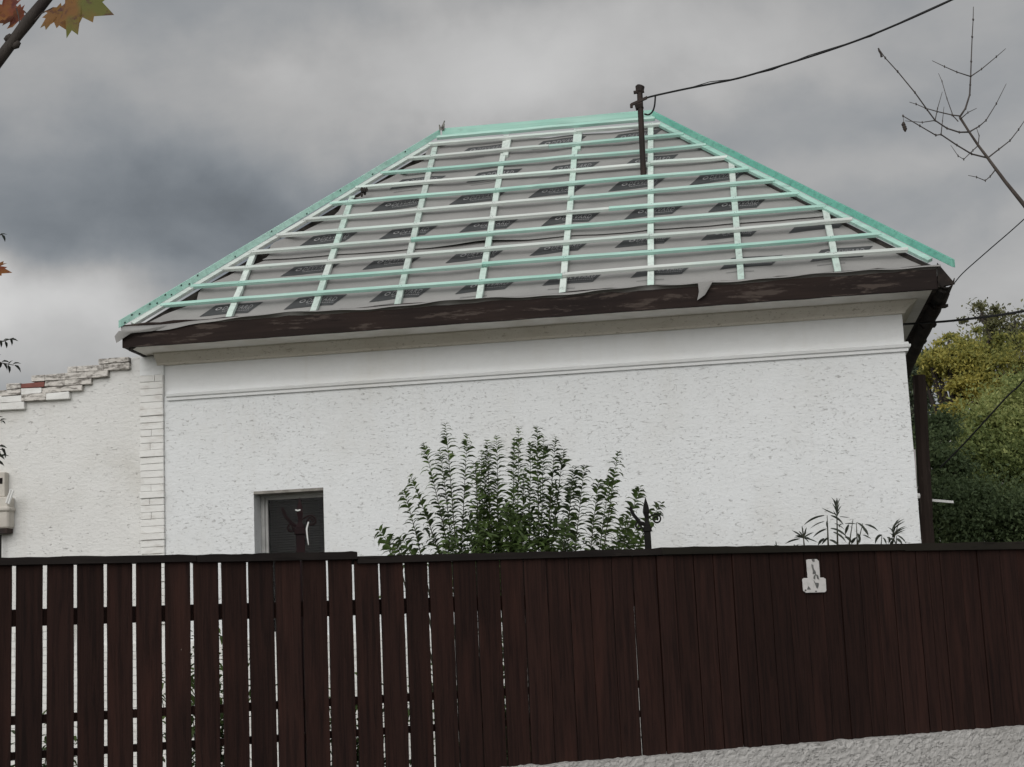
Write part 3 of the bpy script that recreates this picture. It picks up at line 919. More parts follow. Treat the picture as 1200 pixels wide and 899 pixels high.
# meter box at the left edge
bx = empty('junction_box', HO + HU * -4.50 + Vector((0, 0, 2.74)), HY)
tag(bx, 'beige electric junction box with white clip on the old plastered wall', 'junction box')
b_ = MB(); b_.box(-.16, .135, -.10, .028, .02, .285); b_.box(-.17, .15, -.12, .02, .16, .20)
b_.build('box', M['beige'], bx, bevel=.012)
b_ = MB(); b_.box(-.14, .08, -.05, .029, .29, .50); b_.build('upper_panel', M['beige'], bx, bevel=.006)
b_ = MB(); b_.box(-.16, .06, -.052, -.048, .40, .45); b_.build('label_slot', M['cap'], bx)
b_ = MB()
b_.tube([(.12, -.10, .23), (.17, -.12, .34), (.19, -.12, .33), (.145, -.11, .22)], .010, 6)
b_.build('clip', M['white'], bx)
b_ = MB(); b_.box(-.15, .12, -.085, .02, -.022, .018, 0, .004); b_.build('bottom_cover', M['mast'], bx)
b_ = MB(); b_.tube([(.04, -.04, -.03), (.035, -.03, -.4), (.03, -.02, -1.6)], .010, 6); b_.build('supply_cable', M['cable'], bx)

# ------------------------------------------------------------------ fence
fence = tag(empty('board_fence', FO, FY), 'dark brown vertical board fence with weathered cap rail across the front', 'fence')
gaps = [(-2.519, -2.5), (-2.383, -2.362), (-2.243, -2.226), (-2.105, -2.088), (-1.97, -1.952), (-1.833, -1.816), (-1.697, -1.679), (-1.558, -1.541),
        (-1.418, -1.404), (-1.282, -1.27), (-1.144, -1.131), (-1.009, -0.995), (-0.873, -0.857), (-0.733, -0.718), (-0.596, -0.58), (-0.46, -0.447), (-0.323, -0.315),
        (-0.19, -0.182), (-0.052, -0.045), (0.085, 0.092), (0.22, 0.227), (0.356, 0.363), (0.485, 0.491), (0.622, 0.628), (0.752, 0.760),
        (0.906, .909), (1.017, 1.020), (1.149, 1.152), (1.278, 1.281), (1.401, 1.404), (1.528, 1.531), (1.659, 1.662), (1.781, 1.783), (1.901, 1.903), (2.022, 2.025),
        (2.151, 2.154), (2.294, 2.296), (2.413, 2.415), (2.532, 2.536), (2.718, 2.721), (2.81, 2.812), (2.904, 2.907), (3.064, 3.067), (3.2, 3.203), (3.377, 3.38), (3.516, 3.519)]
x = -2.519
pre = []
for k in range(9):
    pre.insert(0, (x - 0.1375 - .018 * 0, x - 0.1375 + .018)); x -= 0.1375
gaps = pre + gaps
x = 3.519
for k in range(12):
    x += 0.135; gaps.append((x - .0015, x + .0015))
ZP = 0.985
for i in range(len(gaps) - 1):
    a, b = gaps[i][1], gaps[i + 1][0]
    j0, j1 = random.uniform(-.002, .002), random.uniform(-.002, .002)
    if gaps[i][0] < -2.5: j0 = j1 = 0
    lean = 0.004 if -1 < a < 0.8 else 0.0
    zb = ZP - 0.004 + random.uniform(-.006, .008)
    zt = 2.072 if a < -.86 or a > .95 else 2.055
    b_ = MB()
    n = 8; yo = random.uniform(-.004, .004); th = 0.02
    twist = random.uniform(-.0025, .0025)
    if a > .9: a += random.uniform(.0, .0022)      # tight boards with narrow dark joints
    if a > .7: b -= random.uniform(.0, .0022); yo *= 1.3
    vs = []
    for k in range(n + 1):
        kk = k / n; z = zb + (zt - zb) * kk
        w0 = a + j0 * (1 - kk) + random.uniform(-.0008, .0008); w1 = b + j1 * (1 - kk) + random.uniform(-.0008, .0008)
        bow = (0.003 * math.sin(math.pi * kk + i)) if a < .76 else 0.0
        vs += [(w0, yo + bow - twist, z), (w1, yo + bow + twist, z), (w1, yo + bow + twist + th, z), (w0, yo + bow - twist + th, z)]
    fs = [(3, 2, 1, 0)]
    for k in range(n):
        for e in range(4):
            fs.append((k * 4 + e, k * 4 + (e + 1) % 4, k * 4 + 4 + (e + 1) % 4, k * 4 + 4 + e))
    e = n * 4; fs.append((e, e + 1, e + 2, e + 3))
    b_.add(vs, fs)
    b_.build('picket', M['fence'], fence, bevel=0.0025)
b_ = MB(); b_.box(0.775, 5.1, 0.0305, 0.0375, 1.0, 2.056); b_.build('added_gap_backing', M['fence'], fence)  # unseen panel added behind the right boards to darken their gaps
for (za, zb) in ((1.785, 1.862), (1.345, 1.385), (1.19, 1.225)):
    b_ = MB(); b_.box(-3.7, 0.772, 0.028, 0.068, za, zb); b_.box(0.774, 5.1, 0.039, 0.068, za, zb); b_.build('rail', M['fence'], fence)
# cap rail pieces, each slightly out of line with the next
def cap(ua, ub, z0a, z0b, z1a, z1b, v0, v1, mat, n=24, rag=.0025):
    b_ = MB(); vs = []
    for k in range(n + 1):
        kk = k / n; u = ua + (ub - ua) * kk
        zb_ = z0a + (z0b - z0a) * kk; zt_ = z1a + (z1b - z1a) * kk + random.uniform(-rag, rag)
        f_ = random.uniform(-.0015, .0015)
        vs += [(u, v0 + f_, zb_), (u, v0 + f_ + .004, zt_), (u, v1, zt_), (u, v1, zb_)]
    fs = [(0, 1, 2, 3)]
    for k in range(n):
        for e in range(4):
            fs.append((k * 4 + (e + 1) % 4, k * 4 + e, k * 4 + 4 + e, k * 4 + 4 + (e + 1) % 4))
    e = n * 4; fs.append((e + 3, e + 2, e + 1, e))
    b_.add(vs, fs); b_.build('cap_rail', mat, fence)
cap(-3.75, -1.673, 2.06, 2.063, 2.098, 2.096, -.028, .075, M['cap'])
cap(-1.670, -0.852, 2.060, 2.062, 2.095, 2.100, -.030, .075, M['cap'])
cap(-0.849, 0.99, 2.040, 2.058, 2.076, 2.092, -.026, .075, M['cap'])
cap(0.93, 2.62, 2.0585, 2.060, 2.0985, 2.099, -.030, .077, M['capworn'])
cap(2.623, 5.1, 2.056, 2.052, 2.101, 2.104, -.028, .075, M['capworn'], rag=.004)

# plinth wall the fence stands on: rough splatter plaster, really displaced
pl = tag(empty('plinth_wall', FO, FY), 'low rough white plastered wall under the brown fence', 'wall')
b_ = MB()
ua, ub, nx, nz = -3.8, 5.2, 620, 34
def hsh(x, z): return math.sin(x * 12.9898 + z * 78.233) * 43758.5453 % 1.0
from mathutils import noise as mn
vs = []
for j in range(nz + 1):
    for i in range(nx + 1):
        u = ua + (ub - ua) * i / nx
        z = 0.55 + (0.985 - 0.55) * j / nz
        p_ = Vector((u * 22, 0, z * 30))
        d = 0.006 * mn.noise(p_) + 0.006 * mn.noise(p_ * 2.1) + 0.004 * mn.noise(Vector((u * 5, 3, z * 5)))
        top = 0.0
        if j == nz: top = 0.010 * mn.noise(Vector((u * 9, 1, 0))) + 0.006 * mn.noise(Vector((u * 31, 1, 0)))
        vs.append((u, -0.055 + d, z + top))
fs = [(j * (nx + 1) + i, j * (nx + 1) + i + 1, (j + 1) * (nx + 1) + i + 1, (j + 1) * (nx + 1) + i) for j in range(nz) for i in range(nx)]
t0 = len(vs)
for i in range(nx + 1):
    u = ua + (ub - ua) * i / nx
    vs.append((u, 0.012, vs[nz * (nx + 1) + i][2] + .004))
for i in range(nx):
    fs.append((nz * (nx + 1) + i, nz * (nx + 1) + i + 1, t0 + i + 1, t0 + i))
b_.add(vs, fs)
b_.box(ua, ub, -0.045, 0.16, 0, 0.56); b_.box(ua, ub, 0.012, 0.16, .561, ZP - .012)
b_.build('wall_face', M['plinth'], pl, smooth=False)

# number plate on the fence
sg = empty('number_plate', FO + FU * 1.967 + FN * -0.008 + Vector((0, 0, 1.925)), FY)
tag(sg, 'chipped white enamel house number plate with stepped outline on the brown fence', 'sign')
def fence_px(x, y, v=-0.012):
    q_ = plane_hit(x, y, FO + FN * v, FN) - FO
    return q_.dot(FU) - 1.967, q_.z - 1.925
outl = [(945, 656.2), (948, 655.5), (957, 655.3), (959.6, 657.5), (961, 677), (965, 676.8), (967.6, 678.5), (968.4, 692.5), (966.5, 694.2), (944.5, 694.8), (941.6, 692.5), (940.4, 679), (942, 677.5), (946.8, 677.5)]
def plate(px, v0, v1, mb, mi=0):
    a_ = [fence_px(x, y) for x, y in px]; n_ = len(a_)
    vs_ = [(x, v0, z) for x, z in a_] + [(x, v1, z) for x, z in a_]
    mb.add(vs_, [tuple(range(n_))[::-1], tuple(range(n_, 2 * n_))] + [(i, (i + 1) % n_, n_ + (i + 1) % n_, n_ + i) for i in range(n_)], mi)
b_ = MB(); plate(outl, -0.006, 0.002, b_); b_.build('plate', M['enamel'], sg, bevel=.0015)
b_ = MB()
Z = lambda pts: [(930 + x * 50 / 899, 650 + y * 50 / 899) for x, y in pts]
for pts in ([(365, 205), (405, 215), (412, 290), (455, 360), (462, 405), (395, 410), (400, 340), (375, 260)],
            [(420, 440), (450, 430), (445, 520), (412, 505)], [(470, 425), (505, 430), (530, 530), (490, 505)], [(440, 415), (475, 415), (480, 440), (445, 440)],
            [(415, 540), (445, 590), (520, 600), (525, 640), (500, 715), (475, 700), (450, 630)],
            [(275, 735), (305, 665), (335, 700), (355, 735)], [(225, 745), (250, 730), (262, 760), (240, 775)], [(445, 760), (485, 760), (480, 785), (450, 785)], [(375, 100), (435, 100), (432, 150), (410, 152), (385, 135)]):
    plate(Z(pts), -0.0085, -0.005, b_)
b_.build('worn_numeral', M['chip'], sg)

# ------------------------------------------------------------------ wrought iron posts behind the fence
def spiral(c, r0, turns, start, sgn, dirx, n=26):
    out = []
    for k in range(n + 1):
        kk = k / n
        a_ = start + sgn * kk * turns * 2 * math.pi
        rr = r0 * (1 - 0.8 * kk)
        out.append(c + dirx * (math.cos(a_) * rr) + Vector((0, 0, math.sin(a_) * rr)))
    return out
def iron_post(name, depth, xb, yb, xt, yt, halfw, mat, label, leftarm, rightscroll):
    top = at(xt, yt, depth); bot = at(xb, yb, depth)
    ztip = top.z; base = Vector((bot.x, depth, 0))
    o_ = tag(empty(name, base, FY * .3), label, 'post')
    Hh = ztip
    rx = Vector((1, 0, 0))
    b_ = MB(); b_.box(-halfw, halfw, -halfw, halfw, 0, Hh - .155); b_.box(-halfw * 1.35, halfw * 1.35, -halfw * 1.35, halfw * 1.35, Hh - .20, Hh - .17)
    b_.build('shaft', mat, o_, bevel=.003)
    b_ = MB()
    prof_ = [(Hh - .155, halfw * 1.2), (Hh - .135, halfw * .7), (Hh - .12, halfw * .65), (Hh - .085, .024), (Hh - .05, .018), (Hh - .02, .008), (Hh, .0015)]
    b_.tube([(0, 0, z) for z, _ in prof_], [r for _, r in prof_], 4)
    b_.build('spear_tip', mat, o_)
    if rightscroll:
        b_ = MB()
        sp_ = spiral(Vector((.058, 0, Hh - .128)), .030, 1.45, math.pi * .62, -1, rx)
        b_.tube([Vector((0, 0, Hh - .135)), Vector((.02, 0, Hh - .112))] + sp_, .0052, 6)
        b_.build('scroll', mat, o_)
    if leftarm:
        b_ = MB()
        b_.tube([Vector((0, 0, Hh - .16)), Vector((-.04, 0, Hh - .145)), Vector((-.075, 0, Hh - .10)), Vector((-.092, 0, Hh - .06)), Vector((-.088, 0, Hh - .05))], [.012, .011, .010, .009, .006], 6)
        sp_ = spiral(Vector((-.045, 0, Hh - .165)), .026, 1.2, math.pi * .3, 1, rx)
        b_.tube(sp_, .006, 6)
        b_.build('scroll', mat, o_)
    return o_
iron_post('iron_post', 9.35, 759.5, 640, 755.2, 583, 0.017, M['iron'], 'black wrought iron post with spear tip and scroll beside the shrub', True, True)
p2 = iron_post('iron_post', 8.6, 352.5, 650, 347.8, 583, 0.024, M['rustred'], 'dark red iron post with spear tip in front of the window', True, True)
b_ = MB()
def pl_local(x, y): 
    q_ = at(x, y, 8.57) - Vector(p2.location); q_ = Matrix.Rotation(-FY * .3, 3, 'Z') @ q_; return q_
b_.tube([pl_local(361.5, 611.5), pl_local(359.3, 620), pl_local(360.2, 630), pl_local(361.5, 638.5)], [.004, .005, .004, .002], 5)
b_.build('ribbon', M['white'], p2); b_ = MB()
b_.tube([pl_local(346, 597.5), pl_local(349, 598.5), pl_local(352, 597.5)], .004, 5)
b_.build('ribbon', M['white'], p2)

# ------------------------------------------------------------------ plants
def frame_from(d):
    d = d.normalized(); a_ = d.orthogonal().normalized(); return a_, d.cross(a_)

class Leaves:
    def __init__(self): self.v = []; self.q = []
    def blade(self, p, d, n, ln, wd, curl=0.35, seg=3):
        """arched lance leaf: base p, direction d, normal n"""
        d = d.normalized(); sd = d.cross(n).normalized(); n = sd.cross(d).normalized()
        b = len(self.v)
        prof_ = [0.25, 1.0, 0.72, 0.04] if seg == 3 else [0.3, 0.9, 1.0, 0.6, 0.04]
        cur = p; ang = 0.0; dd = d
        for k in range(seg + 1):
            w = wd * prof_[k] / 2
            cup = n * (w * 0.35)
            self.v += [tuple(cur - sd * w + cup), tuple(cur), tuple(cur + sd * w + cup)]
            ang = -curl * (k + 0.5) / seg * 2
            dd = (d * math.cos(ang) + n * math.sin(ang))
            cur = cur + dd * (ln / seg)
        for k in range(seg):
            for e in (0, 1):
                self.q.append((b + k * 3 + e, b + k * 3 + e + 1, b + k * 3 + 4 + e, b + k * 3 + 3 + e))

# --- big shrub
SD_ = 10.4
shoots = [  # tip x, tip y, depth shift, base x
    (443.5, 620, .25, 470), (473, 575, .1, 497), (480, 556, .15, 520), (496, 518, 0, 530), (515.6, 527, .1, 532), (522, 497, -.1, 536), (547.6, 509.6, .05, 540),
    (557, 541.6, -.3, 562), (570.8, 516, -.15, 576), (582, 511, -.1, 585), (603, 515, .1, 600), (608, 501, -.2, 606), (622, 519, .1, 620), (629.5, 499, 0, 632), (637, 512, .2, 634), (651, 512, .05, 640),
    (661, 525.6, .1, 644), (649, 577, .2, 640), (674, 546, 0, 660), (685.5, 545, .1, 672), (670, 560, .3, 664), (702, 562, .15, 690), (724.6, 529, .1, 705), (715, 560, .3, 700), (751, 569, .2, 722), (775, 590, .25, 735), (749, 613, .15, 728), (746, 627, .1, 722),
    (456, 634, .2, 480), (468, 628, .15, 490), (549, 600, .2, 556), (733, 606, .3, 716)]
for k in range(9):
    bx_ = random.uniform(556, 642)
    shoots.append((bx_ + random.uniform(-8, 8), random.uniform(528, 605), random.uniform(-.35, .1), bx_))
for k in range(3):
    bx_ = random.uniform(490, 735)
    shoots.append((bx_ + random.uniform(-10, 10), random.uniform(590, 640), random.uniform(-.3, .3), bx_))
base = at(600, 650, SD_); base.z = 0
shrub = tag(empty('shrub', base), 'large leafy green shrub with upright shoots rising behind the fence', 'shrub')
lv = Leaves(); st = MB()
for (tx, ty, dsh, bx_) in shoots:
    tip = at(tx, ty, SD_ + dsh); mid = at(bx_ * .55 + tx * .45, (ty + 655) / 2, SD_ + dsh * .6); lowp = at(bx_, 668, SD_ + dsh * .3)
    root = Vector((base.x + (lowp.x - base.x) * .35, base.y + random.uniform(-.15, .15), 0.0))
    pts = []
    for k in range(40):
        kk = k / 39
        p_ = lowp * (1 - kk) ** 2 + mid * 2 * kk * (1 - kk) + tip * kk ** 2
        pts.append(p_)
    st.tube([root, root.lerp(lowp, .5) + Vector((0, 0, .05))] + pts[::4] + [tip], [.012, .009] + [.0045 * (1 - .8 * k / 10) for k in range(10)] + [.001], 5)
    ln_tot = sum((pts[k + 1] - pts[k]).length for k in range(39))
    # opposite leaf pairs
    dist = 0.0; nxt = 0.0; phase = 0.0; plane = random.uniform(-.5, .5)
    for k in range(39):
        segl = (pts[k + 1] - pts[k]).length
        while nxt < dist + segl:
            p_ = pts[k].lerp(pts[k + 1], (nxt - dist) / segl)
            ax = (pts[k + 1] - pts[k]).normalized()
            rem = 1 - nxt / ln_tot
            size = random.uniform(.060, .094) * (0.45 + 0.55 * min(1, rem * 7))
            a_, b2 = frame_from(ax)
            for sgn in (0, math.pi):
                yaw = plane + sgn + random.uniform(-.55, .55)
                out = Vector((math.cos(yaw), math.sin(yaw), 0)); out = (out - ax * out.dot(ax)).normalized()
                roll = out.cross(ax) * random.uniform(-.9, .9)
                d_ = out * 0.8 + ax * random.uniform(.75, 1.3)
                lv.blade(p_, d_, ax - out * .3 + roll, size, size * random.uniform(.30, .42), random.uniform(.6, 1.1))
            nxt += random.uniform(.020, .029) * (0.7 if rem < .15 else 1)
        dist += segl
# inner mass of the shrub
for k in range(1900):
    px_ = random.gauss(602, 30) if k < 1400 else random.uniform(500, 735)
    ymin = 596 + abs(px_ - 600) * .6 + 14 * math.sin(px_ * .21) if k < 1400 else 628 + 12 * math.sin(px_ * .17)
    if ymin > 655: continue
    p_ = at(px_, random.uniform(ymin, 690), SD_ + random.uniform(-.45, .4))
    d_ = Vector((random.uniform(-1, 1), random.uniform(-1, 1), random.uniform(-.1, .9)))
    lv.blade(p_, d_, Vector((random.uniform(-.4, .4), random.uniform(-.4, .4), 1)), random.uniform(.055, .095), random.uniform(.018, .030), random.uniform(.2, .6))
for k in range(1700):
    p_ = at(random.gauss(612, 62), random.uniform(655, 900), SD_ + random.uniform(-.5, .5))
    lv.blade(p_, Vector((random.uniform(-1, 1), random.uniform(-1, 1), random.uniform(-.4, .8))), Vector((random.uniform(-.6, .6), random.uniform(-.9, .2), 1)), random.uniform(.06, .10), random.uniform(.022, .034), random.uniform(.2, .6))
np_mesh('foliage', lv.v, lv.q, M['shrubleaf'], shrub, True)
st.build('stem', M['stem'], shrub, local=False)

# --- narrow leaved plant on the right
OD = 10.9
base = at(985, 660, OD); base.z = 0
ol = tag(empty('garden_plant', base), 'sparse plant with long drooping narrow leaves near the right house corner', 'plant')
lv = Leaves(); st = MB()
def sprig(tx, ty, bx_, spread, n, dep, lmin, lmax, droop):
    tip = at(tx, ty, dep); b0 = at(bx_, 668, dep)
    r0 = Vector((base.x + (b0.x - base.x) * .4, dep, 0))
    st.tube([r0, b0, b0.lerp(tip, .5) + Vector((.01, 0, 0)), tip], [.008, .006, .004, .002], 5)
    for k in range(n):
        kk = random.uniform(.25, 1) if k else 1
        p_ = b0.lerp(tip, kk); a_ = random.uniform(0, 2 * math.pi)
        d_ = Vector((math.cos(a_), math.sin(a_) * .6, random.uniform(.1, .9) * spread))
        lv.blade(p_, d_, Vector((-math.cos(a_) * .4, 0, 1)), random.uniform(lmin, lmax), random.uniform(.014, .022), droop, 4)
def px_leaf(pts, w, dep):
    P = [at(900 + x / 6.667, 570 + y / 6.667, dep + random.uniform(-.05, .05)) for x, y in pts]
    k = dep / F
    n_ = 8; b0 = len(lv.v)
    for i in range(n_ + 1):
        t_ = i / n_
        c_ = P[0] * (1 - t_) ** 2 + P[1] * 2 * t_ * (1 - t_) + P[2] * t_ ** 2
        tg = (P[1] - P[0]) * (1 - t_) + (P[2] - P[1]) * t_
        sd_ = Vector((-tg.z, random.uniform(-.1, .1) * tg.length + tg.length * .5, tg.x)).normalized()
        ww = w * k * 0.5 * max(.06, math.sin(math.pi * min(1, t_ * .92 + .08)) ** .8)
        lv.v += [tuple(c_ - sd_ * ww), tuple(c_), tuple(c_ + sd_ * ww)]
    for i in range(n_):
        for e in (0, 1): lv.q.append((b0 + i * 3 + e, b0 + i * 3 + e + 1, b0 + i * 3 + 4 + e, b0 + i * 3 + 3 + e))
def stalk(xa, ya, xb, yb, dep, r=.005):
    p0 = at(900 + xa / 6.667, 570 + ya / 6.667, dep); p1 = at(900 + xb / 6.667, 570 + yb / 6.667, dep)
    st.tube([Vector((base.x + (p0.x - base.x) * .4, dep, 0)), p0, p0.lerp(p1, .5), p1], [.009, .007, r, .002], 5)
for pts, w in (([(440, 228), (350, 235), (278, 305)], 2.6), ([(490, 228), (550, 240), (590, 300)], 3.2), ([(460, 332), (400, 345), (350, 400)], 2.6), ([(490, 328), (565, 335), (620, 400)], 3.2),
               ([(250, 410), (190, 415), (135, 448)], 2.4), ([(690, 283), (745, 295), (782, 382)], 3.2), ([(760, 298), (820, 305), (862, 350)], 2.8), ([(632, 298), (612, 330), (603, 380)], 4.0),
               ([(735, 318), (765, 335), (785, 388)], 4.0), ([(700, 368), (722, 400), (715, 445)], 4.0), ([(510, 358), (575, 375), (612, 440)], 3.0), ([(480, 418), (525, 425), (548, 462)], 3.6), ([(440, 408), (405, 425), (390, 462)], 3.6),
               ([(740, 380), (780, 388), (808, 414)], 2.2), ([(462, 270), (458, 300), (470, 340)], 3.2), ([(600, 395), (640, 400), (655, 450)], 4.2), ([(690, 400), (660, 420), (650, 462)], 4.2), ([(440, 275), (380, 285), (330, 330)], 1.4),
               ([(520, 290), (560, 300), (600, 340)], 1.6), ([(560, 235), (600, 240), (640, 246)], 1.2), ([(530, 220), (480, 200), (420, 168)], 1.6), ([(470, 400), (440, 420), (420, 455)], 3.2), ([(600, 292), (650, 285), (700, 296)], 1.6), ([(560, 320), (545, 300), (590, 290)], 1.6)):
    px_leaf(pts, w, OD)
for x, y in ((495, 85), (520, 100), (545, 95), (565, 92), (500, 130), (560, 130), (510, 110), (575, 150), (510, 190), (565, 185), (535, 90)):
    px_leaf([(538, min(235, y + 90)), (536, y + 45), (x, y)], 1.7, OD)
for x, y in ((185, 345), (265, 308), (212, 385), (302, 320), (335, 372), (240, 350), (330, 410), (360, 360), (205, 400), (320, 440), (390, 440), (300, 350)):
    px_leaf([(278, 405), ((278 + x) / 2, (400 + y) / 2 - 12), (x, y)], 1.9, OD + .05)
for x, y in ((60, 425), (45, 455), (85, 462), (200, 455), (240, 455)):
    px_leaf([(70 if x < 100 else 220, 480), (65 if x < 100 else 215, 462), (x, y)], 1.6, OD)
stalk(472, 500, 462, 225, OD); stalk(545, 500, 536, 150, OD + .05); stalk(628, 500, 664, 255, OD, .004); stalk(700, 500, 690, 285, OD - .05, .004); stalk(285, 500, 272, 330, OD + .05, .004); stalk(690, 500, 740, 290, OD, .004)
np_mesh('foliage', lv.v, lv.q, M['oleander'], ol, True); st.build('stem', M['stem'], ol, local=False)
base = at(1040, 660, 11.1); base.z = 0
ol2 = tag(empty('garden_plant', base), 'small narrow leaved plant with one feathery shoot against the house corner', 'plant')
lv = Leaves(); st = MB()
for pts, w in (([(890, 380), (845, 385), (838, 450)], 4.2), ([(930, 400), (965, 400), (940, 448)], 4.0), ([(1010, 383), (1055, 400), (1082, 452)], 2.6), ([(950, 410), (985, 405), (1000, 455)], 3.6), ([(1000, 410), (1035, 415), (1050, 460)], 4.0), ([(900, 400), (920, 420), (925, 460)], 2.8), ([(980, 420), (960, 440), (955, 465)], 3.6)):
    px_leaf(pts, w, 11.1)
for x, y in ((935, 320), (960, 345), (1010, 262), (1035, 250), (1065, 255), (1070, 275), (1080, 310), (1075, 340), (985, 300), (950, 365), (1085, 320)):
    px_leaf([(970, min(400, y + 80)), (1000, y + 25), (x, y)], 1.8, 11.1)
stalk(955, 500, 1020, 290, 11.1); stalk(880, 500, 890, 385, 11.0, .004); stalk(1000, 500, 1005, 385, 11.15, .004)
np_mesh('foliage', lv.v, lv.q, M['oleander'], ol2, True); st.build('stem', M['stem'], ol2, local=False)

# --- low plants glimpsed through the slits
def low_plant(px_list, dep, label, ztop, nleaf, mat, w):
    base = at(px_list, 800, dep); base.z = 0
    o_ = tag(empty('garden_plant', base), label, 'plant')
    lv = Leaves(); st = MB()
    for k in range(9):
        a_ = random.uniform(0, 6.28); rr = random.uniform(0, w)
        tp = base + Vector((math.cos(a_) * rr, math.sin(a_) * rr * .5, random.uniform(.6, 1) * ztop))
        st.tube([base, base.lerp(tp, .5) + Vector((0, 0, .1)), tp], [.008, .006, .002], 5)
        for e in range(nleaf // 9):
            p_ = base.lerp(tp, random.uniform(.15, 1)) + Vector((random.uniform(-.12, .12), random.uniform(-.12, .12), random.uniform(-.05, .1)))
            lv.blade(p_, Vector((random.uniform(-1, 1), random.uniform(-1, 1), random.uniform(-.3, .8))), Vector((0, 0, 1)), random.uniform(.05, .1), random.uniform(.02, .04), .4)
    np_mesh('foliage', lv.v, lv.q, mat, o_, True); st.build('stem', M['stem'], o_, local=False)
low_plant(30, 9.3, 'low dark plant behind the leftmost slits of the fence', 1.28, 1900, M['shrubleaf'], .42)
low_plant(240, 9.6, 'climbing leafy plant behind the fence slits left of the window', 1.78, 2300, M['shrubleaf'], .30)
low_plant(425, 9.6, 'leafy plant behind the fence slits below the window', 1.50, 1700, M['shrubleaf'], .40)

# --- trees
def tree(name, label, base, crown, nleaf, size, lmat, bmat, trunk_r, limbs, cat='tree', group=None, seed=1, tw=90):
    """crown = list of (centre, radii, weight) lobes; leaves sit in clumps on twigs that grow from the limbs"""
    rg = np.random.default_rng(seed); rr = random.Random(seed)
    o_ = tag(empty(name, base), label, cat, group)
    st = MB()
    wts = np.array([c_[2] for c_ in crown], float); wts /= wts.sum()
    top = max(c_[0].z for c_ in crown)
    cx = sum((c_[0] for c_ in crown), Vector()) / len(crown)
    fork = base.lerp(Vector((cx.x, cx.y, base.z)), .3); fork.z = base.z + (min(c_[0].z - c_[1][2] for c_ in crown) - base.z) * .9 + .2
    st.tube([base, base.lerp(fork, .5) + Vector((.03, .02, 0)), fork], [trunk_r * 1.25, trunk_r, trunk_r * .85], 8)
    cl = []
    for ci, (c_, r_, w_) in enumerate(crown):
        mid = fork.lerp(c_, .5) + Vector((rr.uniform(-.15, .15), rr.uniform(-.15, .15), rr.uniform(0, .15)))
        st.tube([fork, mid, c_, c_ + Vector((0, 0, r_[2] * .6))], [trunk_r * .6, trunk_r * .4, trunk_r * .22, trunk_r * .08], 6)
        for k in range(max(4, int(tw * w_ / sum(x[2] for x in crown)))):
            v_ = Vector((rr.gauss(0, 1), rr.gauss(0, 1), rr.gauss(0, 1))).normalized() * (rr.random() ** .35)
            e = c_ + Vector((v_.x * r_[0], v_.y * r_[1], v_.z * r_[2]))
            s_ = mid.lerp(c_, rr.uniform(.2, 1.0))
            st.tube([s_, s_.lerp(e, .5) + Vector((rr.uniform(-.06, .06), rr.uniform(-.06, .06), rr.uniform(-.02, .1))), e], [trunk_r * .13, trunk_r * .08, trunk_r * .025], 4, cap=False)
            cl.append((e, min(r_) * rr.uniform(.22, .46)))
    nc = len(cl)
    cen = np.array([c_[0] for c_ in cl]); rad = np.array([c_[1] for c_ in cl])
    idx = rg.integers(0, nc, nleaf)
    off = rg.normal(0, 1, (nleaf, 3)) * np.where(rg.random(nleaf) < .35, 1.35, .6)[:, None]; off[:, 2] *= .6
    P = cen[idx] + off * rad[idx][:, None]
    d_ = rg.normal(0, 1, (nleaf, 3)); d_[:, 2] -= .2; d_ /= np.linalg.norm(d_, axis=1)[:, None]
    nn = rg.normal(0, 1, (nleaf, 3)); nn[:, 2] += 1.0
    sd = np.cross(d_, nn); sd /= np.linalg.norm(sd, axis=1)[:, None] + 1e-9
    ln = size * rg.uniform(.6, 1.35, nleaf)[:, None]; wd = ln * .24
    V = np.stack([P - d_ * ln * .5, P + sd * wd, P + d_ * ln * .5, P - sd * wd], 1).reshape(-1, 3)
    Q = np.arange(nleaf * 4).reshape(-1, 4)
    np_mesh('crown', V, Q, lmat, o_)
    st.build('trunk', bmat, o_, local=False, smooth=True)
    return o_
def lobe(x, y, dep, rx, ry, rz, w=1.0):
    """lobe centred at a photo pixel, radii in photo pixels turned to metres"""
    k = dep / F
    return (at(x, y, dep), (rx * k, ry * k, rz * k), w)
def gbase(x, dep):
    q_ = at(x, 700, dep); q_.z = 0; return q_
tree('yellow_tree', 'yellow green autumn tree right of the house', gbase(1135, 24), [lobe(1128, 423, 24, 40, 40, 22, 2.0), lobe(1096, 418, 24.3, 18, 30, 12, .45), lobe(1165, 440, 24, 40, 40, 36, 1.6), lobe(1118, 486, 23.7, 24, 30, 14, .6), lobe(1140, 455, 23.8, 26, 30, 22, 1.1), lobe(1092, 432, 24.1, 18, 26, 14, .55), lobe(1112, 402, 24.2, 14, 20, 10, .3), lobe(1160, 398, 24.1, 12, 20, 12, .3), lobe(1085, 448, 24.4, 12, 20, 16, .35), lobe(1150, 405, 24.3, 30, 30, 14, .8), lobe(1200, 430, 24.5, 30, 36, 40, 1.2), lobe(1135, 400, 24.6, 26, 26, 14, .5)],
     30000, .060, M['yellowleaf'], M['barkdark'], .11, 7, seed=3, tw=150)
tree('olive_tree', 'loose pale tree with thin twigs above the yellow tree', gbase(1210, 30), [lobe(1150, 372, 30, 28, 36, 16, .5), lobe(1190, 385, 30, 40, 40, 26, 1.2), lobe(1180, 402, 30, 26, 30, 16, .6), lobe(1230, 400, 30, 40, 40, 40, 1)], 7000, .075, M['paleleaf'], M['bark'], .11, 5, seed=5, tw=80)
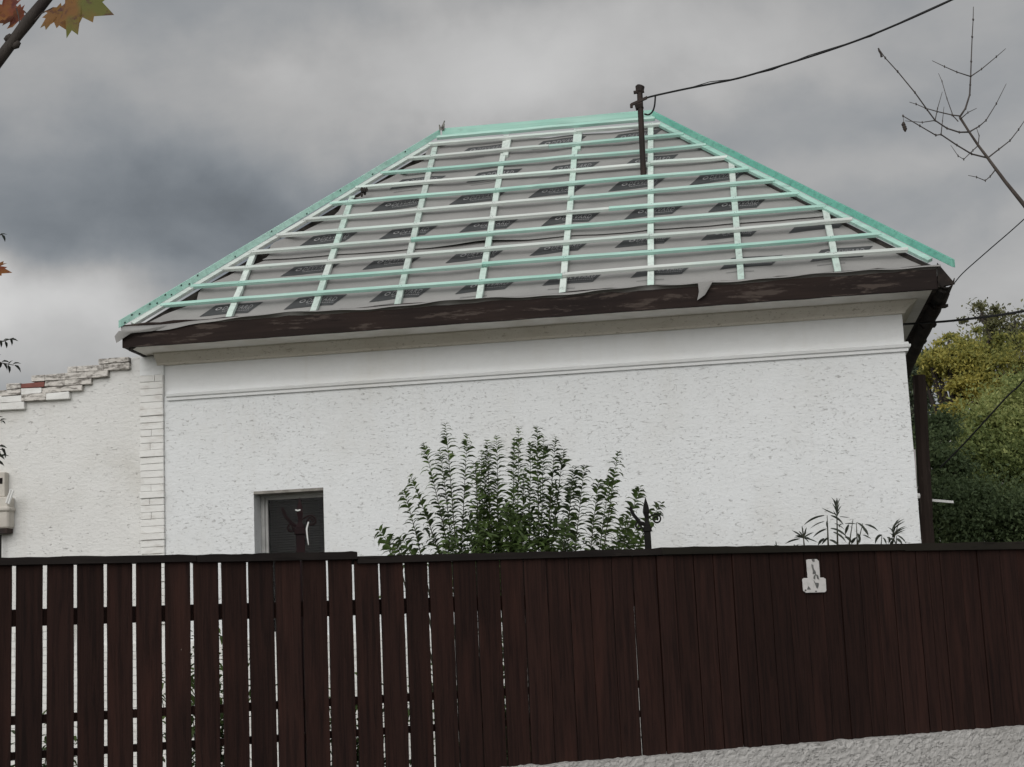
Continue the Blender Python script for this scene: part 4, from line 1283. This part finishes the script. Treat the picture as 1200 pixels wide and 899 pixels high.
tree('green_tree', 'dense mid green tree at the right edge behind the fence', gbase(1190, 20), [lobe(1175, 500, 20, 42, 46, 40, 1.6), lobe(1205, 480, 20.3, 40, 46, 46, 1.4), lobe(1160, 545, 19.7, 44, 46, 44, 1.6), lobe(1210, 560, 19.6, 50, 46, 50, 1.6), lobe(1145, 520, 20, 26, 30, 34, .8)],
     40000, .056, M['greenleaf'], M['barkdark'], .09, 5, seed=8, tw=170)
tree('dark_bush', 'dark green bush between the brown post and the green tree', gbase(1120, 17.5), [lobe(1115, 600, 17.5, 44, 44, 40, 1.4), lobe(1165, 610, 17.3, 50, 44, 44, 1.5), lobe(1215, 615, 17.3, 46, 44, 46, 1.2), lobe(1105, 550, 18, 30, 34, 44, 1.1), lobe(1100, 500, 19, 22, 30, 22, .7)],
     46000, .052, M['deepleaf'], M['barkdark'], .06, 5, cat='bush', seed=11, tw=170)
tree('far_tree', 'blue green tree just beside the right house corner', gbase(1065, 29), [lobe(1080, 430, 29, 20, 30, 20, 1), lobe(1070, 455, 29, 22, 30, 26, 1), lobe(1075, 490, 29, 26, 30, 26, .8), lobe(1085, 540, 28, 30, 30, 40, 1)],
     15000, .075, leaf_mat('blue green leaf', [(0.05, 0.07, 0.045), (0.085, 0.11, 0.065), (0.13, 0.15, 0.08)], .6, .2), M['bark'], .09, 4, seed=14, tw=70)

# distant white house between the trees
fb = at(1120, 640, 40)
fh = tag(empty('distant_house', Vector((fb.x + 0.6, 40, 0)), R(6)), 'white house far behind the trees at the right', 'house')
zt = at(1120, 462, 40).z
b_ = MB(); b_.box(-2.2, 3.4, 0, 6, 0, zt - 1.0); b_.build('wall', M['farwall'], fh)
b_ = MB(); b_.add([(-2.6, -.3, zt - 1.0), (3.8, -.3, zt - 1.0), (3.8, 6.3, zt - 1.0), (-2.6, 6.3, zt - 1.0), (-2.6, 3, zt - .1), (3.8, 3, zt - .1)], [(0, 1, 5, 4), (2, 3, 4, 5), (0, 4, 3), (1, 2, 5), (3, 2, 1, 0)])
b_.build('roof', M['tile'], fh)
b_ = MB(); c0 = at(1199, 430, 40) - Vector(fh.location); b_.box(c0.x - .25, c0.x + .7, 1.5, 2.3, zt - 1.2, at(1196, 409, 41.5).z)
b_.build('chimney', simple('grey chimney', (0.22, 0.22, 0.23), (0.17, 0.17, 0.18)), fh)

# ------------------------------------------------------------------ wooden post right of the house
pt = at(1068 + 9, 440, 13.55); pb = at(1076, 640, 13.55)
post = tag(empty('wooden_post', Vector((pb.x, 13.55, 0))), 'dark brown weathered wooden post standing at the right house corner', 'post')
b_ = MB(); wd_ = .054
vs = []; n = 24
for k in range(n + 1):
    kk = k / n; z = pt.z * kk
    xo = (pt.x - pb.x) * kk
    for e in range(8):
        a_ = 2 * math.pi * (e + .5) / 8
        r = wd_ * (1.08 - .12 * kk) * (1 + random.uniform(-.05, .05))
        vs.append((xo + r * math.cos(a_) * 1.05, r * math.sin(a_), z))
fs = [tuple(range(7, -1, -1)), tuple(range(n * 8, n * 8 + 8))]
for k in range(n):
    for e in range(8):
        fs.append((k * 8 + e, k * 8 + (e + 1) % 8, k * 8 + 8 + (e + 1) % 8, k * 8 + 8 + e))
b_.add(vs, fs); b_.build('shaft', M['post'], post)
b_ = MB()
pa = at(1086, 584.5, 13.6) - Vector(post.location); pb_ = at(1117, 587, 13.5) - Vector(post.location)
b_.beam(pa, pb_, (0, 1, 0), (0, 0, 1), .02, .02); b_.build('crossbar', M['white'], post)
pa = at(1070.5, 527, 13.1); pc = at(1073.0, 577, 13.1)
pipe = tag(empty('wall_pipe', Vector((pc.x, 13.1, pc.z))), 'short pale plastic pipe between the house corner and the brown post', 'pipe')
b_ = MB(); b_.tube([Vector((0, 0, 0)), pa - pc], .016, 8); b_.build('tube', simple('pale pink plastic', (0.6, 0.56, 0.56)), pipe, smooth=True)
b_ = MB(); b_.tube([Vector((-.02, 0, -.03)), Vector((.03, 0, -.03))], .022, 8); b_.build('clip', M['white'], pipe)

# dark slack wire hanging in front of the trees
cable('slack_wire', [at(1102, 548, 16), at(1125, 525, 15.8), at(1150, 498, 15.6), at(1180, 465, 15.4), at(1196, 450, 15.3), at(1220, 420, 15)], .009, 'dark slack wire hanging diagonally in front of the green tree')

# ------------------------------------------------------------------ bare branching tree at the upper right
BD = 7.0
def bp(x, y, j=0.0): return at(1020 + x * 180 / 622, y * 260 / 899, BD + j)
base = at(1420, 760, BD + .3); base.z = 0
bt = tag(empty('bare_tree', base), 'leafless thin branch with fine twigs reaching in at the upper right', 'tree')
b_ = MB()
main = [base, base + Vector((.02, 0, 1.0)), at(1400, 500, BD + .2), at(1300, 372, BD + .1), bp(622, 830), bp(545, 735), bp(508, 685), bp(475, 640), bp(437, 590), bp(400, 535), bp(362, 475)]
b_.tube(main, [.03, .026, .022, .016, .0105, .0085, .0078, .007, .0062, .0055, .006], 8)
b_.build('trunk', M['bark'], bt, local=False, smooth=True)
tw = MB()
def twig(pts, r0, r1, j):
    P = [bp(x, y, j * k / len(pts)) for k, (x, y) in enumerate(pts)]
    n_ = len(P); tw.tube(P, [r0 + (r1 - r0) * k / (n_ - 1) for k in range(n_)], 5)
    for k in range(1, n_ - 1):   # buds
        tw.tube([P[k] - Vector((0, 0, .006)), P[k], P[k] + Vector((0, 0, .006))], [r0 * .6, r0 * 1.1, r0 * .6], 5)
twig([(362, 475), (385, 440), (402, 385), (404, 345), (406, 310), (408, 250), (412, 150), (416, 80), (417, 28)], .0048, .0016, .1)
twig([(406, 310), (350, 292), (300, 270), (250, 246)], .003, .0013, -.1); twig([(406, 310), (450, 280), (510, 230), (548, 197)], .003, .0013, .1)
twig([(362, 470), (330, 466), (270, 452), (222, 438), (185, 422), (158, 414)], .0034, .0013, .15)
twig([(362, 485), (395, 456), (430, 439)], .0026, .0012, -.1); twig([(355, 492), (335, 470), (310, 400), (290, 330), (276, 298)], .0026, .0011, .2)
twig([(400, 535), (360, 536), (310, 520), (262, 488), (230, 445), (180, 375), (110, 290), (60, 235), (32, 195)], .0042, .002, -.15)
twig([(262, 488), (272, 440), (291, 373)], .0026, .0011, .1); twig([(262, 488), (210, 496), (140, 490)], .0026, .0012, .1)
twig([(400, 535), (440, 512), (468, 488), (510, 420), (550, 340)], .0036, .0012, .15)
twig([(475, 640), (410, 624), (350, 588), (286, 545), (265, 548), (200, 510), (132, 470), (136, 500), (140, 520)], .0042, .0018, -.1)
twig([(286, 545), (292, 490), (298, 433)], .0024, .0010, .1)
twig([(475, 640), (520, 605), (565, 570), (600, 525), (630, 480)], .0036, .0016, .1)
twig([(437, 590), (415, 610), (378, 646), (355, 632), (325, 588)], .0028, .0011, -.1); twig([(437, 585), (440, 550), (430, 520)], .0026, .0012, .1)
twig([(508, 685), (485, 715), (465, 732), (430, 718), (396, 711)], .003, .0013, -.1)
tw.build('twig', M['tan'], bt, local=False, smooth=True)
sh = MB()
for x, y in ((138, 515), (134, 505), (140, 522)):
    c_ = bp(x, y, -.1); sh.tube([c_ + Vector((0, 0, .012)), c_, c_ - Vector((0, 0, .014))], [.003, .010, .003], 6)
sh.build('withered_bud', M['barkdark'], bt, local=False); sh = MB()
sh.tube([bp(32, 195), bp(36, 206), bp(42, 218), bp(46, 231)], [.003, .005, .004, .006], 6)
sh.build('withered_bud', M['barkdark'], bt, local=False)

# ------------------------------------------------------------------ maple branch at the upper left
MD = 2.6
base = at(-520, 800, MD + .4); base.z = 0
mt = tag(empty('maple_tree', base), 'maple branch with large green and rust leaves in the upper left corner', 'tree')
b_ = MB()
b_.tube([base, base + Vector((.03, 0, 1.2)), at(-430, 420, MD + .3), at(-180, 260, MD + .1), at(-30, 108, MD), at(5, 62, MD), at(20, 42, MD), at(33, 25, MD), at(60, -8, MD), at(120, -90, MD), at(220, -200, MD)], [.05, .045, .035, .018, .0105, .0098, .0092, .0105, .0088, .0075, .005], 10)
for x, y in ((19, 53), (10, 45), (33, 24)):
    c_ = at(x, y, MD - .003); b_.tube([c_ - Vector((.006, 0, .004)), c_, c_ + Vector((.005, 0, .006))], [.004, .0065, .004], 6)
b_.build('trunk', M['barkdark'], mt, local=False, smooth=True)
MAPLE = [(0, 0), (.10, .06), (.30, -.02), (.26, .10), (.48, .12), (.40, .22), (.72, .40), (.56, .44), (.60, .58), (.38, .50), (.24, .48), (.28, .72), (.16, .68), (.0, 1.0),
         (-.16, .68), (-.28, .72), (-.24, .48), (-.38, .50), (-.60, .58), (-.56, .44), (-.72, .40), (-.40, .22), (-.48, .12), (-.26, .10), (-.30, -.02), (-.10, .06)]
def maple_leaf(basep, ex, ey, size, mat, stalk_to=None, cup=.12, ztw=0.0):
    mb = MB(); nz = ex.cross(ey).normalized()
    def P(x, y):
        r2 = x * x + (y - .35) ** 2
        return basep + ex * (x * size) + ey * (y * size) + nz * (-cup * r2 * size + ztw * x * y * size + .03 * size * math.sin(x * 9) * math.cos(y * 7))
    # fan triangulated from an inner ring so the blade can bend
    out = MAPLE; n_ = len(out)
    vs_ = [P(0, .34)] + [P(x * .5, .34 + (y - .34) * .5) for x, y in out] + [P(x, y) for x, y in out]
    fs_ = [(0, 1 + i, 1 + (i + 1) % n_) for i in range(n_)] + [(1 + i, 1 + n_ + i, 1 + n_ + (i + 1) % n_, 1 + (i + 1) % n_) for i in range(n_)]
    back = [v_ + nz * .0006 for v_ in vs_]
    mb.add(vs_, fs_); 
    if stalk_to is not None:
        mb.tube([P(0, .02), (P(0, 0) + stalk_to) / 2 + Vector((0, 0, .004)), stalk_to], .0011, 5, 1)
    return mb.build('leaf', [mat, M['bark']], mt, local=False, smooth=True)
ax_, ay_ = Vector(RT @ np.eye(3)) if False else Vector(RM @ np.array([1, 0, 0])), Vector(RM @ np.array([0, 1, 0]))
def dirpx(dx, dy, dz=0.0):
    """unit direction: dx to the right, dy up, dz toward the viewer, in camera orientation at build time"""
    return (ax_ * dx + ay_ * dy - Vector(RM @ np.array([0, 0, -1.0])) * dz).normalized()
k_ = MD / F
# leaf with tip to the right; base hidden above the frame edge
maple_leaf(at(76, -2, MD - .05), dirpx(-.42, -.9, .25), dirpx(.93, -.32, .15), 66 * k_, M['maple'], at(52, -20, MD), .10)
maple_leaf(at(62, 8, MD - .02), dirpx(-.8, -.55, .3), dirpx(.55, -.8, .2), 38 * k_, M['maple'], at(36, 28, MD), .15)
maple_leaf(at(100, -18, MD), dirpx(-.2, -.95, .3), dirpx(.9, -.1, .3), 40 * k_, M['maplered'], at(70, -24, MD), .10)
maple_leaf(at(20, 10, MD + .05), dirpx(-.25, -.9, .55), dirpx(-.95, -.2, .3), 48 * k_, M['maplered'], at(24, 36, MD), .20)
maple_leaf(at(30, 14, MD + .07), dirpx(.3, -.8, .8), dirpx(-.9, -.45, .2), 44 * k_, M['maplered'], at(33, 25, MD), .2)
maple_leaf(at(-18, 316, MD + .02), dirpx(-.1, -.6, .8), dirpx(.98, -.05, .2), 36 * k_, M['maplered'], at(-40, 330, MD), .2)

# ------------------------------------------------------------------ dark twigs at the left edge
LD = 4.6
base = at(-300, 800, LD); base.z = 0
lt_ = tag(empty('twiggy_sapling', base), 'dark twigs with small curled leaves poking in along the left edge', 'sapling')
st = MB(); lv = Leaves()
st.tube([base, base + Vector((.05, 0, 1.2)), at(-140, 420, LD), at(-120, 200, LD)], [.02, .016, .010, .005], 7)
def ltwig(pts, leaves):
    P = [at(x, y, LD) for x, y in pts]
    st.tube(P, [.004 - .003 * k / (len(P) - 1) for k in range(len(P))], 5)
    for (x, y, dx, dy, ln) in leaves:
        p_ = at(x, y, LD + random.uniform(-.02, .02))
        lv.blade(p_, dirpx(dx, dy, random.uniform(-.3, .3)), dirpx(-dy * .6, dx * .6 + .4, .6), ln * LD / F, ln * .42 * LD / F, .5)
ltwig([(-135, 440), (-60, 395), (-20, 398), (4, 400), (16, 396)], [(0, 399, .5, -.9, 9), (6, 400, .5, -.8, 9), (12, 398, .9, .2, 10), (12, 397, .6, -.9, 9), (4, 399, .9, .5, 9), (-3, 400, -.4, -.8, 9)])
ltwig([(-138, 460), (-60, 420), (-20, 418), (0, 425), (16, 428)], [(0, 424, .2, -1, 10), (4, 426, .8, -.7, 10), (9, 428, .5, -.9, 11), (15, 427, .9, .5, 10), (17, 428, .95, -.5, 12), (2, 424, .9, .3, 10), (-4, 422, .2, .9, 9), (10, 428, .3, .9, 8)])
ltwig([(-135, 330), (-60, 280), (-15, 278), (3, 275)], [(-1, 276, .8, .5, 10), (2, 275, .7, -.7, 10), (-4, 276, .5, -.9, 9)])
ltwig([(-135, 350), (-50, 312), (-8, 302)], [(-8, 302, .95, -.3, 10)])
ltwig([(-140, 520), (-60, 480), (-15, 490), (2, 493)], [(0, 493, .7, .5, 8), (2, 493, .8, -.4, 7), (-5, 491, .6, .5, 9)])
ltwig([(-140, 560), (-50, 520), (-14, 522), (5, 528)], [(-2, 523, .9, .2, 11), (2, 525, .7, -.7, 10), (-4, 532, .9, -.2, 12), (0, 535, .8, .4, 11), (-6, 540, .9, -.1, 13), (4, 529, .6, -.9, 9), (-2, 527, .2, -.9, 10)])
np_mesh('foliage', lv.v, lv.q, M['silhouetteleaf'], lt_, True); st.build('stem', M['barkdark'], lt_, local=False)

# ------------------------------------------------------------------ sky and light
W = bpy.data.worlds.new('World'); S.world = W; W.use_nodes = True
t = NT(W.node_tree); W.node_tree.nodes.clear()
SUN_EL, SUN_AZ = 25.0, 197.0      # azimuth clockwise from north (+Y): behind the camera, a little left
sky = t.n('ShaderNodeTexSky'); sky.sky_type = 'NISHITA'; sky.sun_disc = False
sky.sun_elevation = R(SUN_EL); sky.sun_rotation = R(SUN_AZ)
bg1 = t.n('ShaderNodeBackground'); bg1.inputs['Strength'].default_value = 0.06
t.l(sky.outputs[0], bg1.inputs['Color'])
tc = t.n('ShaderNodeTexCoord'); d = tc.outputs['Generated']
sx = t.n('ShaderNodeSeparateXYZ'); t.l(d, sx.inputs[0])
zz = t.math('ADD', t.math('MAXIMUM', sx.outputs[2], 0.0), 0.22)
cx = t.n('ShaderNodeCombineXYZ')
t.l(t.math('DIVIDE', sx.outputs[0], zz), cx.inputs[0]); t.l(t.math('DIVIDE', sx.outputs[1], zz), cx.inputs[1]); cx.inputs[2].default_value = 0.37
big = t.noise(cx.outputs[0], 1.7, 6, 0.5, 0.3)
det = t.noise(t.vmath('MULTIPLY', d, (1.0, 1.0, 1.7)), 7.0, 8, 0.55, 0.25)
val = t.math('ADD', t.math('MULTIPLY', t.math('SUBTRACT', big, 0.5), 0.30), t.math('MULTIPLY', t.math('SUBTRACT', det, 0.5), 0.24))
lum = t.math('ADD', val, 0.315)
# thin spots and dense banks of the cloud layer: (direction, angular size, change)
sep = t.n('ShaderNodeCombineXYZ')
wob = t.n('ShaderNodeTexNoise'); wob.inputs['Scale'].default_value = 6.0; wob.inputs['Detail'].default_value = 8
t.l(d, wob.inputs['Vector'])
dv = t.vmath('ADD', d, t.vmath('MULTIPLY', t.vmath('SUBTRACT', wob.outputs['Color'], (0.5, 0.5, 0.5)), (0.20, 0.20, 0.20)))
for (x, y, sx_, sy_, amt) in [(410, 70, .20, .05, .14), (600, 100, .14, .05, .13), (15, 385, .12, .06, .30), (60, 345, .06, .03, .12), (190, 250, .30, .075, -.055), (100, 150, .22, .07, -.05), (60, 60, .12, .04, .03), (1000, 120, .14, .04, -.05), (330, 20, .2, .03, -.05),
                             (960, 195, .20, .04, .09), (1060, 60, .20, .06, .08), (900, 140, .12, .03, -.05), (1140, 360, .12, .05, .12), (720, 60, .12, .05, .05), (200, 0, .14, .05, -.05), (1130, 260, .12, .03, -.04)]:
    c_ = ray(x, y); c_ = c_ / np.linalg.norm(c_)
    # elongated sideways: squash the sideways axis before measuring distance
    s_ = (sy_ / sx_, sy_ / sx_, 1.0)
    a_ = t.vmath('MULTIPLY', t.vmath('SUBTRACT', dv, tuple(c_)), s_)
    ln = t.n('ShaderNodeVectorMath', operation='LENGTH'); t.l(a_, ln.inputs[0])
    lum = t.math('ADD', lum, t.ramp(ln.outputs['Value'], 0.0, sy_ * 1.5, amt, 0.0))
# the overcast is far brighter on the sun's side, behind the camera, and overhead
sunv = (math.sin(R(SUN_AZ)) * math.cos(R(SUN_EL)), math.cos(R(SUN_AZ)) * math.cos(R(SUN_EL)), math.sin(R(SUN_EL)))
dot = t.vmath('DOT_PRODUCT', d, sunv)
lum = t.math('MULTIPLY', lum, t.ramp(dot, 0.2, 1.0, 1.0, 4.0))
colr = t.n('ShaderNodeMix', data_type='RGBA')
t.l(t.ramp(lum, 0.18, 0.45, 0, 1), colr.inputs[0])
colr.inputs[6].default_value = (0.905, 0.985, 1.07, 1); colr.inputs[7].default_value = (1.01, 1.0, 0.985, 1)
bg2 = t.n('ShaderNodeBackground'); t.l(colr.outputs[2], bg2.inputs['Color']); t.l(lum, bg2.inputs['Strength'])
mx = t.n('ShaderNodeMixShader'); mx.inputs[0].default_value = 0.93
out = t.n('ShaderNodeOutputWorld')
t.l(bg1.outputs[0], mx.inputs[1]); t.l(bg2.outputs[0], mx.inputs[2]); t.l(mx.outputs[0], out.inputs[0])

sl = bpy.data.lights.new('sun', 'SUN'); sl.energy = 0.88; sl.angle = R(40); sl.color = (1.0, 0.975, 0.94)
so_ = bpy.data.objects.new('sun', sl); COL.objects.link(so_)
so_.rotation_euler = Vector((-sunv[0], -sunv[1], -sunv[2])).to_track_quat('-Z', 'Y').to_euler()
so_.location = (0, -5, 20)

# ------------------------------------------------------------------ camera
cam = bpy.data.cameras.new('camera'); co = bpy.data.objects.new('camera', cam); COL.objects.link(co)
cam.sensor_fit = 'HORIZONTAL'; cam.sensor_width = 36.0; cam.lens = F / 1200 * 36.0; cam.clip_end = 2000; cam.clip_start = 0.05
mt4 = Matrix([[RM[0][0], RM[0][1], RM[0][2], 0], [RM[1][0], RM[1][1], RM[1][2], 0], [RM[2][0], RM[2][1], RM[2][2], CAMZ], [0, 0, 0, 1]])
co.matrix_world = mt4
S.camera = co
S.view_settings.view_transform = 'Standard'; S.view_settings.look = 'None'; S.view_settings.exposure = 0.0; S.view_settings.gamma = 1.0
S.view_settings.use_curve_mapping = False
S.cycles.max_bounces = 6
